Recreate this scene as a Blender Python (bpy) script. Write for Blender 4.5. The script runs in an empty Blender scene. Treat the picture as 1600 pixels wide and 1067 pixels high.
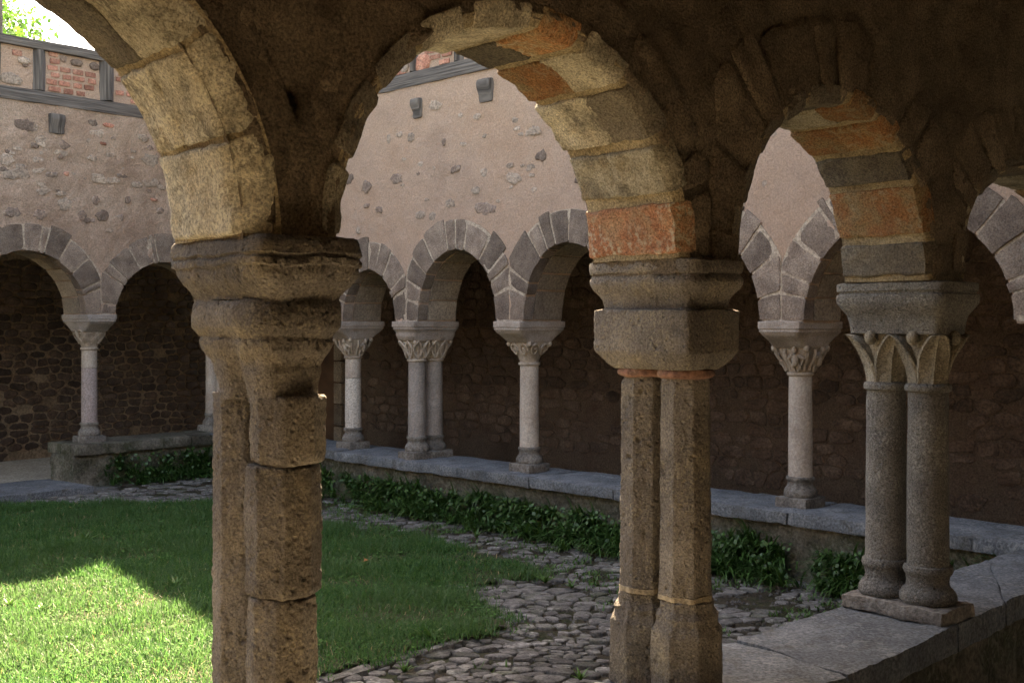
import bpy, math, random
import numpy as np
from mathutils import Vector, noise

random.seed(7)
rng = np.random.default_rng(7)
sc = bpy.context.scene
COL = sc.collection

# ------------------------------------------------------------------ camera, sky, sun, exposure
F = 1850.0                      # focal length in photo pixels (photo 1600 wide)
HOR = 502.0                     # horizon row
EYE = 1.9
cam_d = bpy.data.cameras.new('camera')
cam = bpy.data.objects.new('camera', cam_d); COL.objects.link(cam)
cam.location = (0, 0, EYE); cam.rotation_euler = (math.pi/2, 0, 0)
cam_d.sensor_width = 36; cam_d.lens = 36*F/1600
cam_d.shift_y = -(533.5-HOR)/1600
cam_d.clip_start = 0.05; cam_d.clip_end = 2000
sc.camera = cam

SUN_EL = math.radians(50.6)
SH = Vector((-0.067, 0.998)).normalized()      # horizontal direction towards the sun
w = bpy.data.worlds.new('World'); sc.world = w; w.use_nodes = True
nt = w.node_tree; nt.nodes.clear()
sky = nt.nodes.new('ShaderNodeTexSky'); sky.sky_type = 'NISHITA'; sky.sun_disc = False
sky.sun_elevation = SUN_EL; sky.sun_rotation = math.atan2(SH.x, SH.y)
sky.air_density = 1.0; sky.dust_density = 2.0; sky.ozone_density = 1.0
bg = nt.nodes.new('ShaderNodeBackground'); bg.inputs['Strength'].default_value = 0.092
wo = nt.nodes.new('ShaderNodeOutputWorld')
nt.links.new(sky.outputs[0], bg.inputs[0]); nt.links.new(bg.outputs[0], wo.inputs[0])
sun_d = bpy.data.lights.new('sun', 'SUN'); sun_d.energy = 5.0; sun_d.angle = math.radians(0.53)
sun_d.color = (1.0, 0.93, 0.82)
sun = bpy.data.objects.new('sun', sun_d); COL.objects.link(sun)
sv = Vector((SH.x*math.cos(SUN_EL), SH.y*math.cos(SUN_EL), math.sin(SUN_EL)))
sun.rotation_euler = sv.to_track_quat('Z', 'Y').to_euler()
sun.location = (0, 20, 30)
sc.view_settings.view_transform = 'Standard'; sc.view_settings.look = 'None'
sc.view_settings.exposure = 3.6
sc.view_settings.use_white_balance = True; sc.view_settings.white_balance_temperature = 9300; sc.view_settings.white_balance_tint = 13; sc.view_settings.gamma = 1.0
sc.view_settings.use_curve_mapping = False
try:
    sc.cycles.max_bounces = 8; sc.cycles.diffuse_bounces = 6
    sc.cycles.sample_clamp_indirect = 6
except Exception:
    pass

# ------------------------------------------------------------------ helpers
def tag(o, label=None, cat=None, group=None, kind=None):
    if label: o['label'] = label
    if cat: o['category'] = cat
    if group: o['group'] = group
    if kind or label: o['kind'] = kind or 'thing'
    return o

def empty(name, loc, label=None, cat=None, group=None, kind=None):
    o = bpy.data.objects.new(name, None); o.empty_display_size = 0.1
    o.location = loc; COL.objects.link(o)
    return tag(o, label, cat, group, kind)

WLOC = {}
def wloc(o):
    p = Vector((0, 0, 0))
    while o is not None:
        p += o.location; o = o.parent
    return p

def mk(name, V, Fc, mat, parent=None, smooth=None, origin=None):
    """one mesh object from world-space vertices, its origin at the centroid of its base"""
    V = np.asarray(V, dtype=np.float64).reshape(-1, 3)
    if origin is None:
        origin = Vector(((V[:, 0].min()+V[:, 0].max())/2, (V[:, 1].min()+V[:, 1].max())/2, V[:, 2].min()))
    me = bpy.data.meshes.new(name)
    Vl = V-np.array(origin)
    if isinstance(Fc, np.ndarray):
        n, k = Fc.shape
        me.vertices.add(len(Vl)); me.vertices.foreach_set('co', Vl.astype(np.float32).ravel())
        me.loops.add(n*k); me.loops.foreach_set('vertex_index', Fc.astype(np.int32).ravel())
        me.polygons.add(n); me.polygons.foreach_set('loop_start', np.arange(0, n*k, k, dtype=np.int32))
        me.update(calc_edges=True)
    else:
        me.from_pydata(Vl.tolist(), [], Fc)
    me.materials.append(mat)
    if smooth is not None:
        me.polygons.foreach_set('use_smooth', [True]*len(me.polygons))
        if smooth < 180:
            me.set_sharp_from_angle(angle=math.radians(smooth))
    me.update()
    o = bpy.data.objects.new(name, me); COL.objects.link(o)
    if parent is not None:
        o.parent = parent; o.location = Vector(origin)-wloc(parent)
    else:
        o.location = origin
    return o

def nz(x, y, z, f, s=0.0):
    return noise.noise(Vector((x*f+s, y*f+s*1.7, z*f-s*0.6)))
def disp(P, amp, f, s=0.0):
    """vector noise displacement, continuous in world space"""
    if amp == 0: return P
    x, y, z = P
    a = noise.noise_vector(Vector((x*f+s, y*f, z*f)))
    b = noise.noise_vector(Vector((x*f*3.7+s, y*f*3.7, z*f*3.7)))
    c = noise.noise_vector(Vector((x*f*9.1, y*f*9.1, z*f*9.1)))
    return (x+amp*(a.x+.4*b.x+.2*c.x), y+amp*(a.y+.4*b.y+.2*c.y), z+amp*(a.z+.4*b.z+.2*c.z))

def lattice(n):
    nx, ny, nz_ = n; idx = {}; L = []; Fc = []
    def v(i, j, k):
        q = (i, j, k)
        if q not in idx: idx[q] = len(L); L.append(q)
        return idx[q]
    for i in range(nx):
        for j in range(ny):
            Fc.append((v(i, j, 0), v(i, j+1, 0), v(i+1, j+1, 0), v(i+1, j, 0)))
            Fc.append((v(i, j, nz_), v(i+1, j, nz_), v(i+1, j+1, nz_), v(i, j+1, nz_)))
    for i in range(nx):
        for k in range(nz_):
            Fc.append((v(i, 0, k), v(i+1, 0, k), v(i+1, 0, k+1), v(i, 0, k+1)))
            Fc.append((v(i, ny, k), v(i, ny, k+1), v(i+1, ny, k+1), v(i+1, ny, k)))
    for j in range(ny):
        for k in range(nz_):
            Fc.append((v(0, j, k), v(0, j, k+1), v(0, j+1, k+1), v(0, j+1, k)))
            Fc.append((v(nx, j, k), v(nx, j+1, k), v(nx, j+1, k+1), v(nx, j, k+1)))
    return L, Fc
_lc = {}
def rbox(h, r, n, warp, amp=0.0, f=6.0, s=0.0):
    """rounded rough block: half sizes h (metres), corner radius r, warp maps local (x,y,z) to world"""
    if n not in _lc: _lc[n] = lattice(n)
    L, Fc = _lc[n]
    V = []
    r = min(r, min(h)*0.95)
    for (i, j, k) in L:
        u = []
        for a, (q, m) in enumerate(((i, n[0]), (j, n[1]), (k, n[2]))):
            t = 2*q/m-1
            if m > 2:   # crowd the end rows towards the edges
                t = math.copysign(abs(t)**0.7, t)
            u.append(t*h[a])
        c = [max(-(h[a]-r), min(h[a]-r, u[a])) for a in range(3)]
        d = [u[a]-c[a] for a in range(3)]
        l = math.sqrt(sum(q*q for q in d))
        if l > 1e-9: u = [c[a]+d[a]/l*r for a in range(3)]
        V.append(disp(warp(*u), amp, f, s))
    return V, Fc

class Frame:
    """arcade frame: s along, v towards the court, z up"""
    def __init__(self, o, d, q):
        self.o = Vector(o); self.d = Vector(d).normalized(); q = Vector(q)
        q = q-self.d*q.dot(self.d); self.q = q.normalized()
    def P(self, s, v, z):
        return (self.o.x+self.d.x*s+self.q.x*v, self.o.y+self.d.y*s+self.q.y*v, z)
    def px(self, x, y, v):
        """measured picture position -> (s, z) on the wall face at offset v"""
        t = (x-800)/F
        ox, oy = self.o.x+self.q.x*v, self.o.y+self.q.y*v
        s = (t*oy-ox)/(self.d.x-t*self.d.y)
        d = oy+self.d.y*s
        return s, EYE+(HOR-y)/F*d, d

# ------------------------------------------------------------------ materials
MATS = {}
def stone(name, cols, scale=2.0, fine=40.0, bump=0.4, bdist=0.01, speck=None, speck_amt=0.0, speck_scale=55.0,
          pits=0.0, var=0.25, rough=0.9, blotch=None, blotch_scale=1.2, blotch_at=0.55, grain=.38, coarse=None):
    m = bpy.data.materials.new(name); m.use_nodes = True
    N = m.node_tree.nodes; L = m.node_tree.links; N.clear()
    out = N.new('ShaderNodeOutputMaterial'); b = N.new('ShaderNodeBsdfPrincipled')
    b.inputs['Roughness'].default_value = rough
    b.inputs['Specular IOR Level'].default_value = 0.25
    L.new(b.outputs[0], out.inputs[0])
    geo = N.new('ShaderNodeNewGeometry'); oi = N.new('ShaderNodeObjectInfo')
    # shift the pattern per object
    add = N.new('ShaderNodeVectorMath'); add.operation = 'MULTIPLY_ADD'
    comb = N.new('ShaderNodeCombineXYZ')
    for k in range(3): L.new(oi.outputs['Random'], comb.inputs[k])
    L.new(comb.outputs[0], add.inputs[0]); add.inputs[1].default_value = (3.1, 5.7, 4.3)
    L.new(geo.outputs['Position'], add.inputs[2])
    def noi(sc_, det=8, ro=0.6, src=add):
        n = N.new('ShaderNodeTexNoise'); n.inputs['Scale'].default_value = sc_
        n.inputs['Detail'].default_value = det; n.inputs['Roughness'].default_value = ro
        L.new(src.outputs[0], n.inputs['Vector']); return n
    n1 = noi(scale)
    cr = N.new('ShaderNodeValToRGB'); L.new(n1.outputs['Fac'], cr.inputs[0])
    e = cr.color_ramp.elements
    k = len(cols)
    pos = [0.32+0.36*i/max(1, k-1) for i in range(k)]
    e[0].position = pos[0]; e[0].color = (*cols[0], 1)
    e[1].position = pos[-1]; e[1].color = (*cols[-1], 1)
    for i in range(1, k-1):
        q = e.new(pos[i]); q.color = (*cols[i], 1)
    colr = cr.outputs[0]
    def mix(fac, a, bcol, mode='MIX'):
        x = N.new('ShaderNodeMix'); x.data_type = 'RGBA'; x.blend_type = mode
        if isinstance(fac, float): x.inputs[0].default_value = fac
        else: L.new(fac, x.inputs[0])
        L.new(a, x.inputs[6])
        if isinstance(bcol, tuple): x.inputs[7].default_value = (*bcol, 1)
        else: L.new(bcol, x.inputs[7])
        return x.outputs[2]
    def thresh(src, lo, hi, amt=1.0):
        t = N.new('ShaderNodeMapRange'); L.new(src, t.inputs[0])
        t.inputs[1].default_value = lo; t.inputs[2].default_value = hi
        t.inputs[3].default_value = 0; t.inputs[4].default_value = amt
        return t.outputs[0]
    if blotch:
        nb = noi(blotch_scale, 10, 0.68)
        colr = mix(thresh(nb.outputs['Fac'], blotch_at-.06, blotch_at+0.12, 0.85), colr, blotch)
    # fine grain
    ng = noi(fine, 4, 0.7)
    g = N.new('ShaderNodeMapRange'); L.new(ng.outputs['Fac'], g.inputs[0])
    g.inputs[1].default_value = 0.37; g.inputs[2].default_value = 0.63
    g.inputs[3].default_value = 1-grain; g.inputs[4].default_value = 1+grain
    gm = N.new('ShaderNodeVectorMath'); gm.operation = 'SCALE'
    L.new(colr, gm.inputs[0]); L.new(g.outputs[0], gm.inputs['Scale'])
    colr = gm.outputs[0]
    if speck:
        ns = noi(speck_scale, 3, 0.6); nl = noi(speck_scale*0.06+1.5, 4, 0.6)
        t1 = thresh(ns.outputs['Fac'], 0.50, 0.64, 1.0); t2 = thresh(nl.outputs['Fac'], 0.40, 0.62, speck_amt)
        mm = N.new('ShaderNodeMath'); mm.operation = 'MULTIPLY'; L.new(t1, mm.inputs[0]); L.new(t2, mm.inputs[1])
        colr = mix(mm.outputs[0], colr, speck)
    # per object value
    vr = N.new('ShaderNodeMapRange'); L.new(oi.outputs['Random'], vr.inputs[0])
    vr.inputs[3].default_value = 1-var; vr.inputs[4].default_value = 1+var
    vm = N.new('ShaderNodeVectorMath'); vm.operation = 'SCALE'
    L.new(colr, vm.inputs[0]); L.new(vr.outputs[0], vm.inputs['Scale'])
    L.new(vm.outputs[0], b.inputs['Base Color'])
    # relief
    nb1 = noi(coarse or fine*0.35, 10, 0.75); 
    bp = N.new('ShaderNodeBump'); bp.inputs['Strength'].default_value = bump; bp.inputs['Distance'].default_value = bdist*6
    L.new(nb1.outputs['Fac'], bp.inputs['Height'])
    bp2 = N.new('ShaderNodeBump'); bp2.inputs['Strength'].default_value = bump; bp2.inputs['Distance'].default_value = bdist*2
    L.new(ng.outputs['Fac'], bp2.inputs['Height']); L.new(bp.outputs[0], bp2.inputs['Normal'])
    last = bp2
    if pits > 0:
        vo = N.new('ShaderNodeTexVoronoi'); vo.inputs['Scale'].default_value = 38; L.new(add.outputs[0], vo.inputs['Vector'])
        pt = N.new('ShaderNodeMapRange'); L.new(vo.outputs['Distance'], pt.inputs[0])
        pt.inputs[1].default_value = 0.08; pt.inputs[2].default_value = 0.34
        bp3 = N.new('ShaderNodeBump'); bp3.inputs['Strength'].default_value = pits; bp3.inputs['Distance'].default_value = 0.012
        L.new(pt.outputs[0], bp3.inputs['Height']); L.new(bp2.outputs[0], bp3.inputs['Normal']); last = bp3
    L.new(last.outputs[0], b.inputs['Normal'])
    MATS[name] = m
    return m

def leafmat(name, cols, scale=30.0, trans=0.35, rough=0.5, spec=0.4, big=None):
    m = bpy.data.materials.new(name); m.use_nodes = True
    N = m.node_tree.nodes; L = m.node_tree.links; N.clear()
    out = N.new('ShaderNodeOutputMaterial'); b = N.new('ShaderNodeBsdfPrincipled'); t = N.new('ShaderNodeBsdfTranslucent')
    mx = N.new('ShaderNodeMixShader'); mx.inputs[0].default_value = trans
    b.inputs['Roughness'].default_value = rough; b.inputs['Specular IOR Level'].default_value = spec
    geo = N.new('ShaderNodeNewGeometry')
    n = N.new('ShaderNodeTexNoise'); n.inputs['Scale'].default_value = scale; n.inputs['Detail'].default_value = 3
    L.new(geo.outputs['Position'], n.inputs['Vector'])
    cr = N.new('ShaderNodeValToRGB'); L.new(n.outputs['Fac'], cr.inputs[0])
    e = cr.color_ramp.elements; k = len(cols)
    e[0].position = .3; e[0].color = (*cols[0], 1); e[1].position = .7; e[1].color = (*cols[-1], 1)
    for i in range(1, k-1): q = e.new(.3+.4*i/(k-1)); q.color = (*cols[i], 1)
    c = cr.outputs[0]
    if big:
        n2 = N.new('ShaderNodeTexNoise'); n2.inputs['Scale'].default_value = 0.9; n2.inputs['Detail'].default_value = 5
        L.new(geo.outputs['Position'], n2.inputs['Vector'])
        mr = N.new('ShaderNodeMapRange'); L.new(n2.outputs['Fac'], mr.inputs[0]); mr.inputs[1].default_value = .42; mr.inputs[2].default_value = .68
        x = N.new('ShaderNodeMix'); x.data_type = 'RGBA'; L.new(mr.outputs[0], x.inputs[0]); L.new(c, x.inputs[6]); x.inputs[7].default_value = (*big, 1)
        c = x.outputs[2]
    L.new(c, b.inputs['Base Color']); L.new(c, t.inputs[0])
    L.new(b.outputs[0], mx.inputs[1]); L.new(t.outputs[0], mx.inputs[2]); L.new(mx.outputs[0], out.inputs[0])
    return m

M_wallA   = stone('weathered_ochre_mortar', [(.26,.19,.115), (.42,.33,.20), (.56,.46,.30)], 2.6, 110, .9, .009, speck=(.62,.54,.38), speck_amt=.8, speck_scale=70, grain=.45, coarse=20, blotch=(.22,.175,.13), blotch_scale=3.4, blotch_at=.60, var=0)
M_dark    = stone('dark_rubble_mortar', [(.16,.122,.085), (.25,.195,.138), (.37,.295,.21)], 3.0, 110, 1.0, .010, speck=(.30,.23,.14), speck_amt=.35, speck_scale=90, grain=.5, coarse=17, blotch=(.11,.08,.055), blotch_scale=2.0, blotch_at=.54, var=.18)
M_red     = stone('red_sandstone', [(.30,.13,.075), (.40,.18,.10), (.46,.27,.16)], 8, 120, .9, .007, speck=(.55,.50,.38), speck_amt=.95, speck_scale=38, blotch=(.38,.27,.17), blotch_scale=7, blotch_at=.54, grain=.45, coarse=24)
M_orange  = stone('orange_sandstone', [(.36,.16,.075), (.46,.22,.10), (.44,.30,.16)], 8, 120, .9, .007, speck=(.55,.50,.36), speck_amt=.7, speck_scale=30, blotch=(.36,.28,.16), blotch_scale=7, blotch_at=.53, grain=.45, coarse=24)
M_pale    = stone('pale_lichen_stone', [(.22,.195,.15), (.52,.46,.34), (.72,.66,.52)], 9, 120, .9, .007, speck=(.78,.72,.55), speck_amt=1.0, speck_scale=62, blotch=(.40,.31,.19), blotch_scale=7, blotch_at=.58, grain=.45, coarse=24)
M_grey    = stone('grey_brown_stone', [(.13,.11,.09), (.20,.17,.13), (.27,.23,.17)], 6, 120, .9, .007, speck=(.42,.38,.28), speck_amt=.4, grain=.45, coarse=24)
M_near1   = stone('worn_volcanic_stone', [(.122,.106,.093), (.21,.184,.158), (.34,.30,.255)], 2.6, 130, .9, .007, speck=(.48,.42,.30), speck_amt=.6, speck_scale=95, pits=.7, var=.08, grain=.40, coarse=22, blotch=(.36,.30,.21), blotch_scale=6, blotch_at=.60)
M_near3   = stone('grey_volcanic_stone', [(.13,.12,.11), (.18,.17,.15), (.25,.23,.20)], 4, 140, .8, .005, speck=(.50,.48,.42), speck_amt=.5, speck_scale=80, pits=.7, var=.05, grain=.5, coarse=26)
M_leafst  = stone('ochre_capital_stone', [(.20,.18,.145), (.31,.275,.215), (.40,.355,.275)], 6, 120, .8, .005, speck=(.45,.42,.33), speck_amt=.4, pits=.5, var=.05, grain=.45)
M_ring    = stone('terracotta_ring', [(.15,.08,.06), (.22,.115,.08), (.28,.19,.14)], 9, 50, .6, .006)
M_mortY   = stone('yellow_mortar', [(.19,.155,.11), (.30,.245,.165)], 8, 50, .6, .006)
M_coping  = stone('blue_grey_slab', [(.085,.096,.106), (.125,.138,.150), (.18,.193,.203)], 4, 60, .6, .006, speck=(.34,.34,.32), speck_amt=.35, speck_scale=30, var=.08, blotch=(.08,.078,.068), blotch_scale=7, blotch_at=.58)
M_lowwall = stone('lichened_low_wall', [(.09,.08,.06), (.19,.17,.13), (.34,.31,.25)], 4, 40, 1.0, .015, speck=(.45,.43,.36), speck_amt=.5, speck_scale=25, blotch=(.07,.085,.04), blotch_scale=3, blotch_at=.52)
M_plast   = stone('pink_lime_plaster', [(.47,.325,.245), (.55,.385,.29), (.62,.445,.34)], 1.6, 70, .9, .010, var=0, grain=.16, coarse=12, blotch=(.50,.33,.235), blotch_scale=1.6, blotch_at=.52)
M_plastC  = stone('rough_lime_plaster', [(.46,.315,.235), (.58,.41,.31), (.66,.49,.38)], 2.6, 60, 1.0, .016, var=0, grain=.22, coarse=8, blotch=(.42,.30,.225), blotch_scale=3.6, blotch_at=.58)
M_vous    = stone('purple_brown_voussoir', [(.135,.098,.078), (.20,.15,.118), (.285,.22,.172)], 6, 90, .7, .006, speck=(.35,.31,.27), speck_amt=.3, pits=.3, var=.28)
M_mortar  = stone('pale_joint_mortar', [(.33,.26,.20), (.44,.36,.28)], 6, 50, .6, .006, var=0)
M_soff    = stone('soffit_block', [(.17,.13,.10), (.24,.19,.145), (.30,.24,.18)], 4, 50, .5, .006, var=.25)
M_colfar  = stone('pale_column_stone', [(.30,.245,.205), (.40,.335,.28), (.46,.40,.34)], 4, 60, .5, .005, var=.12, speck=(.22,.2,.18), speck_amt=.25, grain=.25)
M_colgrey = stone('grey_column_stone', [(.19,.165,.145), (.26,.225,.20), (.32,.28,.25)], 4, 60, .5, .005, var=.10, speck=(.5,.47,.42), speck_amt=.2, pits=.3, grain=.25)
M_capfar  = stone('carved_capital_stone', [(.27,.22,.17), (.37,.30,.24), (.44,.37,.29)], 6, 60, .5, .005, var=.08, grain=.25)
M_abac    = stone('grey_pink_abacus', [(.22,.175,.145), (.30,.245,.205), (.37,.31,.265)], 6, 80, .6, .005, var=.1, grain=.25, speck=(.45,.42,.37), speck_amt=.3)
M_basefar = stone('weathered_base_stone', [(.11,.10,.09), (.17,.15,.13), (.24,.22,.19)], 6, 50, .7, .007, speck=(.55,.54,.5), speck_amt=.4, speck_scale=18, var=.12)
M_rubmort = stone('brown_wall_mortar', [(.20,.14,.092), (.28,.20,.135), (.36,.27,.185)], 2, 30, .9, .012, var=0)
M_rubmB   = stone('patchy_wall_render', [(.15,.10,.07), (.22,.155,.11), (.30,.225,.165)], 1.3, 60, 1.0, .012, var=0, blotch=(.14,.075,.05), blotch_scale=1.3, blotch_at=.54)
M_rub     = stone('dark_rubble_stone', [(.045,.030,.024), (.075,.050,.038), (.13,.088,.064)], 5, 40, .8, .008, var=.35)
M_rubB    = stone('brown_rubble_stone', [(.075,.050,.037), (.12,.080,.058), (.18,.125,.092)], 5, 40, .8, .008, var=.28)
M_emb     = stone('embedded_dark_stone', [(.17,.12,.095), (.24,.175,.14), (.32,.245,.195)], 9, 45, .8, .008, var=.30)
M_emp     = stone('embedded_pale_stone', [(.30,.23,.18), (.37,.285,.225), (.44,.35,.28)], 9, 45, .8, .008, var=.20)
M_brick   = stone('old_red_brick', [(.27,.115,.08), (.37,.165,.115), (.44,.24,.17)], 9, 45, .7, .006, var=.28, speck=(.5,.4,.32), speck_amt=.25)
M_cobble  = stone('grey_cobble', [(.055,.053,.050), (.095,.091,.086), (.16,.154,.145)], 9, 60, .7, .006, blotch=(.05,.06,.03), blotch_scale=5, blotch_at=.56, speck=(.36,.35,.32), speck_amt=.6, speck_scale=20, var=.45, rough=.75)
M_dirt    = stone('dark_path_earth', [(.035,.028,.018), (.06,.048,.032), (.085,.07,.045)], 5, 50, 1.0, .012, var=0, blotch=(.035,.055,.018), blotch_scale=3.5, blotch_at=.52)
M_soil    = stone('lawn_soil', [(.04,.045,.02), (.06,.06,.03)], 4, 40, .8, .01, var=0)
M_floor   = stone('gallery_floor_stone', [(.30,.27,.22), (.42,.38,.31)], 3, 40, .5, .006, var=.1)
M_wallin  = stone('inner_ochre_plaster', [(.36,.31,.245), (.48,.42,.34)], 2, 40, .5, .01, var=0)
M_ground  = stone('far_ground_earth', [(.10,.09,.05), (.15,.13,.08)], .5, 10, .3, .01, var=0)
M_tile    = stone('terracotta_roof', [(.22,.10,.06), (.32,.15,.09)], 2, 20, .5, .01, var=0)
M_grass   = leafmat('grass_blade', [(.016,.070,.020), (.040,.135,.036), (.16,.28,.075)], 90, .5, .5, .35, big=(.065,.14,.045))
M_clover  = leafmat('clover_leaf', [(.04,.12,.03), (.08,.17,.05)], 40, .3, .8, .1)
M_fern    = leafmat('fern_leaf', [(.016,.050,.011), (.035,.098,.020), (.06,.15,.035)], 22, .25, .45, .5)
M_weed    = leafmat('weed_leaf', [(.04,.10,.02), (.07,.16,.035)], 22, .3, .5, .4)
M_tree    = leafmat('tree_leaf', [(.03,.09,.012), (.06,.16,.025), (.11,.23,.045)], 3, .4, .5, .3)
M_dry     = leafmat('dry_leaf', [(.40,.17,.06), (.5,.25,.1)], 22, .2)
M_straw   = leafmat('dead_grass_blade', [(.22,.18,.08), (.36,.30,.15)], 22, .3)
M_bark    = stone('tree_bark', [(.06,.045,.03), (.11,.085,.06)], 6, 30, 1, .02)

def wood(name, c1, c2):
    m = bpy.data.materials.new(name); m.use_nodes = True
    N = m.node_tree.nodes; L = m.node_tree.links
    b = N['Principled BSDF']; b.inputs['Roughness'].default_value = .85
    tc = N.new('ShaderNodeTexCoord'); mp = N.new('ShaderNodeMapping')
    L.new(tc.outputs['UV'], mp.inputs[0]); mp.inputs['Scale'].default_value = (2, 45, 45)
    n = N.new('ShaderNodeTexNoise'); n.inputs['Scale'].default_value = 1.0; n.inputs['Detail'].default_value = 6
    L.new(mp.outputs[0], n.inputs['Vector'])
    cr = N.new('ShaderNodeValToRGB'); L.new(n.outputs['Fac'], cr.inputs[0])
    cr.color_ramp.elements[0].position = .35; cr.color_ramp.elements[0].color = (*c1, 1)
    cr.color_ramp.elements[1].position = .65; cr.color_ramp.elements[1].color = (*c2, 1)
    L.new(cr.outputs[0], b.inputs['Base Color'])
    bp = N.new('ShaderNodeBump'); bp.inputs['Distance'].default_value = .012; L.new(n.outputs['Fac'], bp.inputs['Height']); L.new(bp.outputs[0], b.inputs['Normal'])
    return m
M_wood  = wood('grey_weathered_oak', (.035,.029,.026), (.145,.125,.11))
M_woodb = wood('brown_oak', (.07,.035,.02), (.15,.08,.045))

def beam(name, A, B, wd, ht, mat, parent=None, amp=.006):
    """timber from A to B (axis), width wd (horizontal), height ht"""
    A = Vector(A); B = Vector(B); X = (B-A); ln = X.length; X.normalize()
    up = Vector((0, 0, 1)) if abs(X.z) < .9 else Vector((SH.x, SH.y, 0))
    Y = up.cross(X).normalized(); Z = X.cross(Y)
    C = (A+B)/2
    def wp(x, y, z): p = C+X*x+Y*y+Z*z; return (p.x, p.y, p.z)
    nx = max(3, int(ln/.25))
    V, Fc = rbox((ln/2, wd/2, ht/2), .012, (nx, 3, 3), wp, amp, 2.2, ln)
    o = mk(name, V, Fc, mat, parent, smooth=40)
    me = o.data; uv = me.uv_layers.new(name='UVMap')
    W = wloc(o); off = random.random()*5
    co = np.empty(len(me.vertices)*3); me.vertices.foreach_get('co', co); co = co.reshape(-1, 3)+np.array(W)
    rel = co-np.array(C)
    u = rel@np.array(X); v = rel@np.array(Y)+rel@np.array(Z)*1.3+off
    li = np.empty(len(me.loops), dtype=np.int32); me.loops.foreach_get('vertex_index', li)
    uv.data.foreach_set('uv', np.stack([u[li]*1.0, v[li]], 1).ravel().astype(np.float32))
    return o

def woodgrain(o, k=0):
    me = o.data; uv = me.uv_layers.new(name='UVMap')
    for l in me.loops:
        c = me.vertices[l.vertex_index].co; uv.data[l.index].uv = (c.z*1.5+k, (c.x+c.y)*1.2+k*.37)
# ------------------------------------------------------------------ Voronoi stones
def clip(poly, px, py, nx, ny):
    out = []; n = len(poly)
    for i in range(n):
        a = poly[i]; b = poly[(i+1) % n]
        da = (a[0]-px)*nx+(a[1]-py)*ny; db = (b[0]-px)*nx+(b[1]-py)*ny
        if da <= 0: out.append(a)
        if (da < 0 < db) or (db < 0 < da):
            t = da/(da-db); out.append((a[0]+(b[0]-a[0])*t, a[1]+(b[1]-a[1])*t))
    return out
def cells(pts, sx=1.0, R=None):
    """Voronoi cells of 2-D points in a metric where x is divided by sx"""
    P = np.array(pts, dtype=float); Q = P.copy(); Q[:, 0] /= sx
    res = []
    for i in range(len(Q)):
        d = ((Q-Q[i])**2).sum(1); nb = np.argsort(d)[1:16]
        c = Q[i]; poly = [(c[0]-R, c[1]-R), (c[0]+R, c[1]-R), (c[0]+R, c[1]+R), (c[0]-R, c[1]+R)]
        for j in nb:
            m = (Q[i]+Q[j])/2; nn = Q[j]-Q[i]; poly = clip(poly, m[0], m[1], nn[0], nn[1])
            if len(poly) < 3: break
        res.append([(x*sx, y) for x, y in poly])
    return res
def pebble(poly, gap, h, sink, place, dome=.35, jitter=.0, nseg=12, rag=0, flat=0):
    """domed stone over a polygon; place(x, y, height) -> world"""
    cx = sum(p[0] for p in poly)/len(poly); cy = sum(p[1] for p in poly)/len(poly)
    # resample outline by angle, rounded
    ring = []
    tilt = (random.uniform(-.25, .25), random.uniform(-.25, .25))
    for k in range(nseg):
        a = 2*math.pi*(k+random.uniform(-.2, .2))/nseg; dx, dy = math.cos(a), math.sin(a); best = 9
        n = len(poly)
        for i in range(n):
            x1, y1 = poly[i][0]-cx, poly[i][1]-cy; x2, y2 = poly[(i+1) % n][0]-cx, poly[(i+1) % n][1]-cy
            ex, ey = x2-x1, y2-y1; den = dx*ey-dy*ex
            if abs(den) < 1e-9: continue
            t = (x1*ey-y1*ex)/den; u = (x1*dy-y1*dx)/den
            if t > 0 and -1e-6 <= u <= 1+1e-6: best = min(best, t)
        ring.append((dx, dy, best))
    mean = sum(r[2] for r in ring)/nseg
    if mean > 8: return None
    sw = .12 if flat else .25
    sm = [(sw*ring[k-1][2]+(1-2*sw)*ring[k][2]+sw*ring[(k+1) % nseg][2]) for k in range(nseg)]
    sm = [min(s, r[2]) for s, r in zip(sm, ring)]
    if rag: sm = [q*random.uniform(1-rag, 1+rag) for q in sm]
    V = []; Fc = []
    hh = h*random.uniform(.7, 1.25)
    for lv, (sc_, z) in enumerate((((1.0, -sink), (1.0, hh*.55), (.94, hh*.92), (.60, hh)) if flat else ((1.0, -sink), (1.0, hh*.35), (.90, hh*.80), (.60, hh)))):
        for k in range(nseg):
            r = max(.3*sm[k], sm[k]-gap)*sc_*(1+random.uniform(-.04, .04))
            x, y = ring[k][0]*r, ring[k][1]*r
            zz = z+(hh*(tilt[0]*x+tilt[1]*y)/max(mean, .01) if lv else 0)+random.uniform(-.06, .06)*hh*(lv > 0)
            V.append(place(cx+x, cy+y, zz))
    V.append(place(cx, cy, hh*(1.0+dome*.15)))
    for lv in range(3):
        for k in range(nseg):
            a = lv*nseg+k; b = lv*nseg+(k+1) % nseg
            Fc.append((a, b, b+nseg, a+nseg))
    for k in range(nseg): Fc.append((3*nseg+k, 3*nseg+(k+1) % nseg, 4*nseg))
    return V, Fc
def merge(lst):
    V = []; Fc = []
    for v, f in lst:
        o = len(V); V += list(v); Fc += [tuple(i+o for i in q) for q in f]
    return V, Fc
def inpoly(x, y, poly):
    c = False; n = len(poly); j = n-1
    for i in range(n):
        if (poly[i][1] > y) != (poly[j][1] > y) and x < (poly[j][0]-poly[i][0])*(y-poly[i][1])/(poly[j][1]-poly[i][1])+poly[i][0]: c = not c
        j = i
    return c

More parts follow.
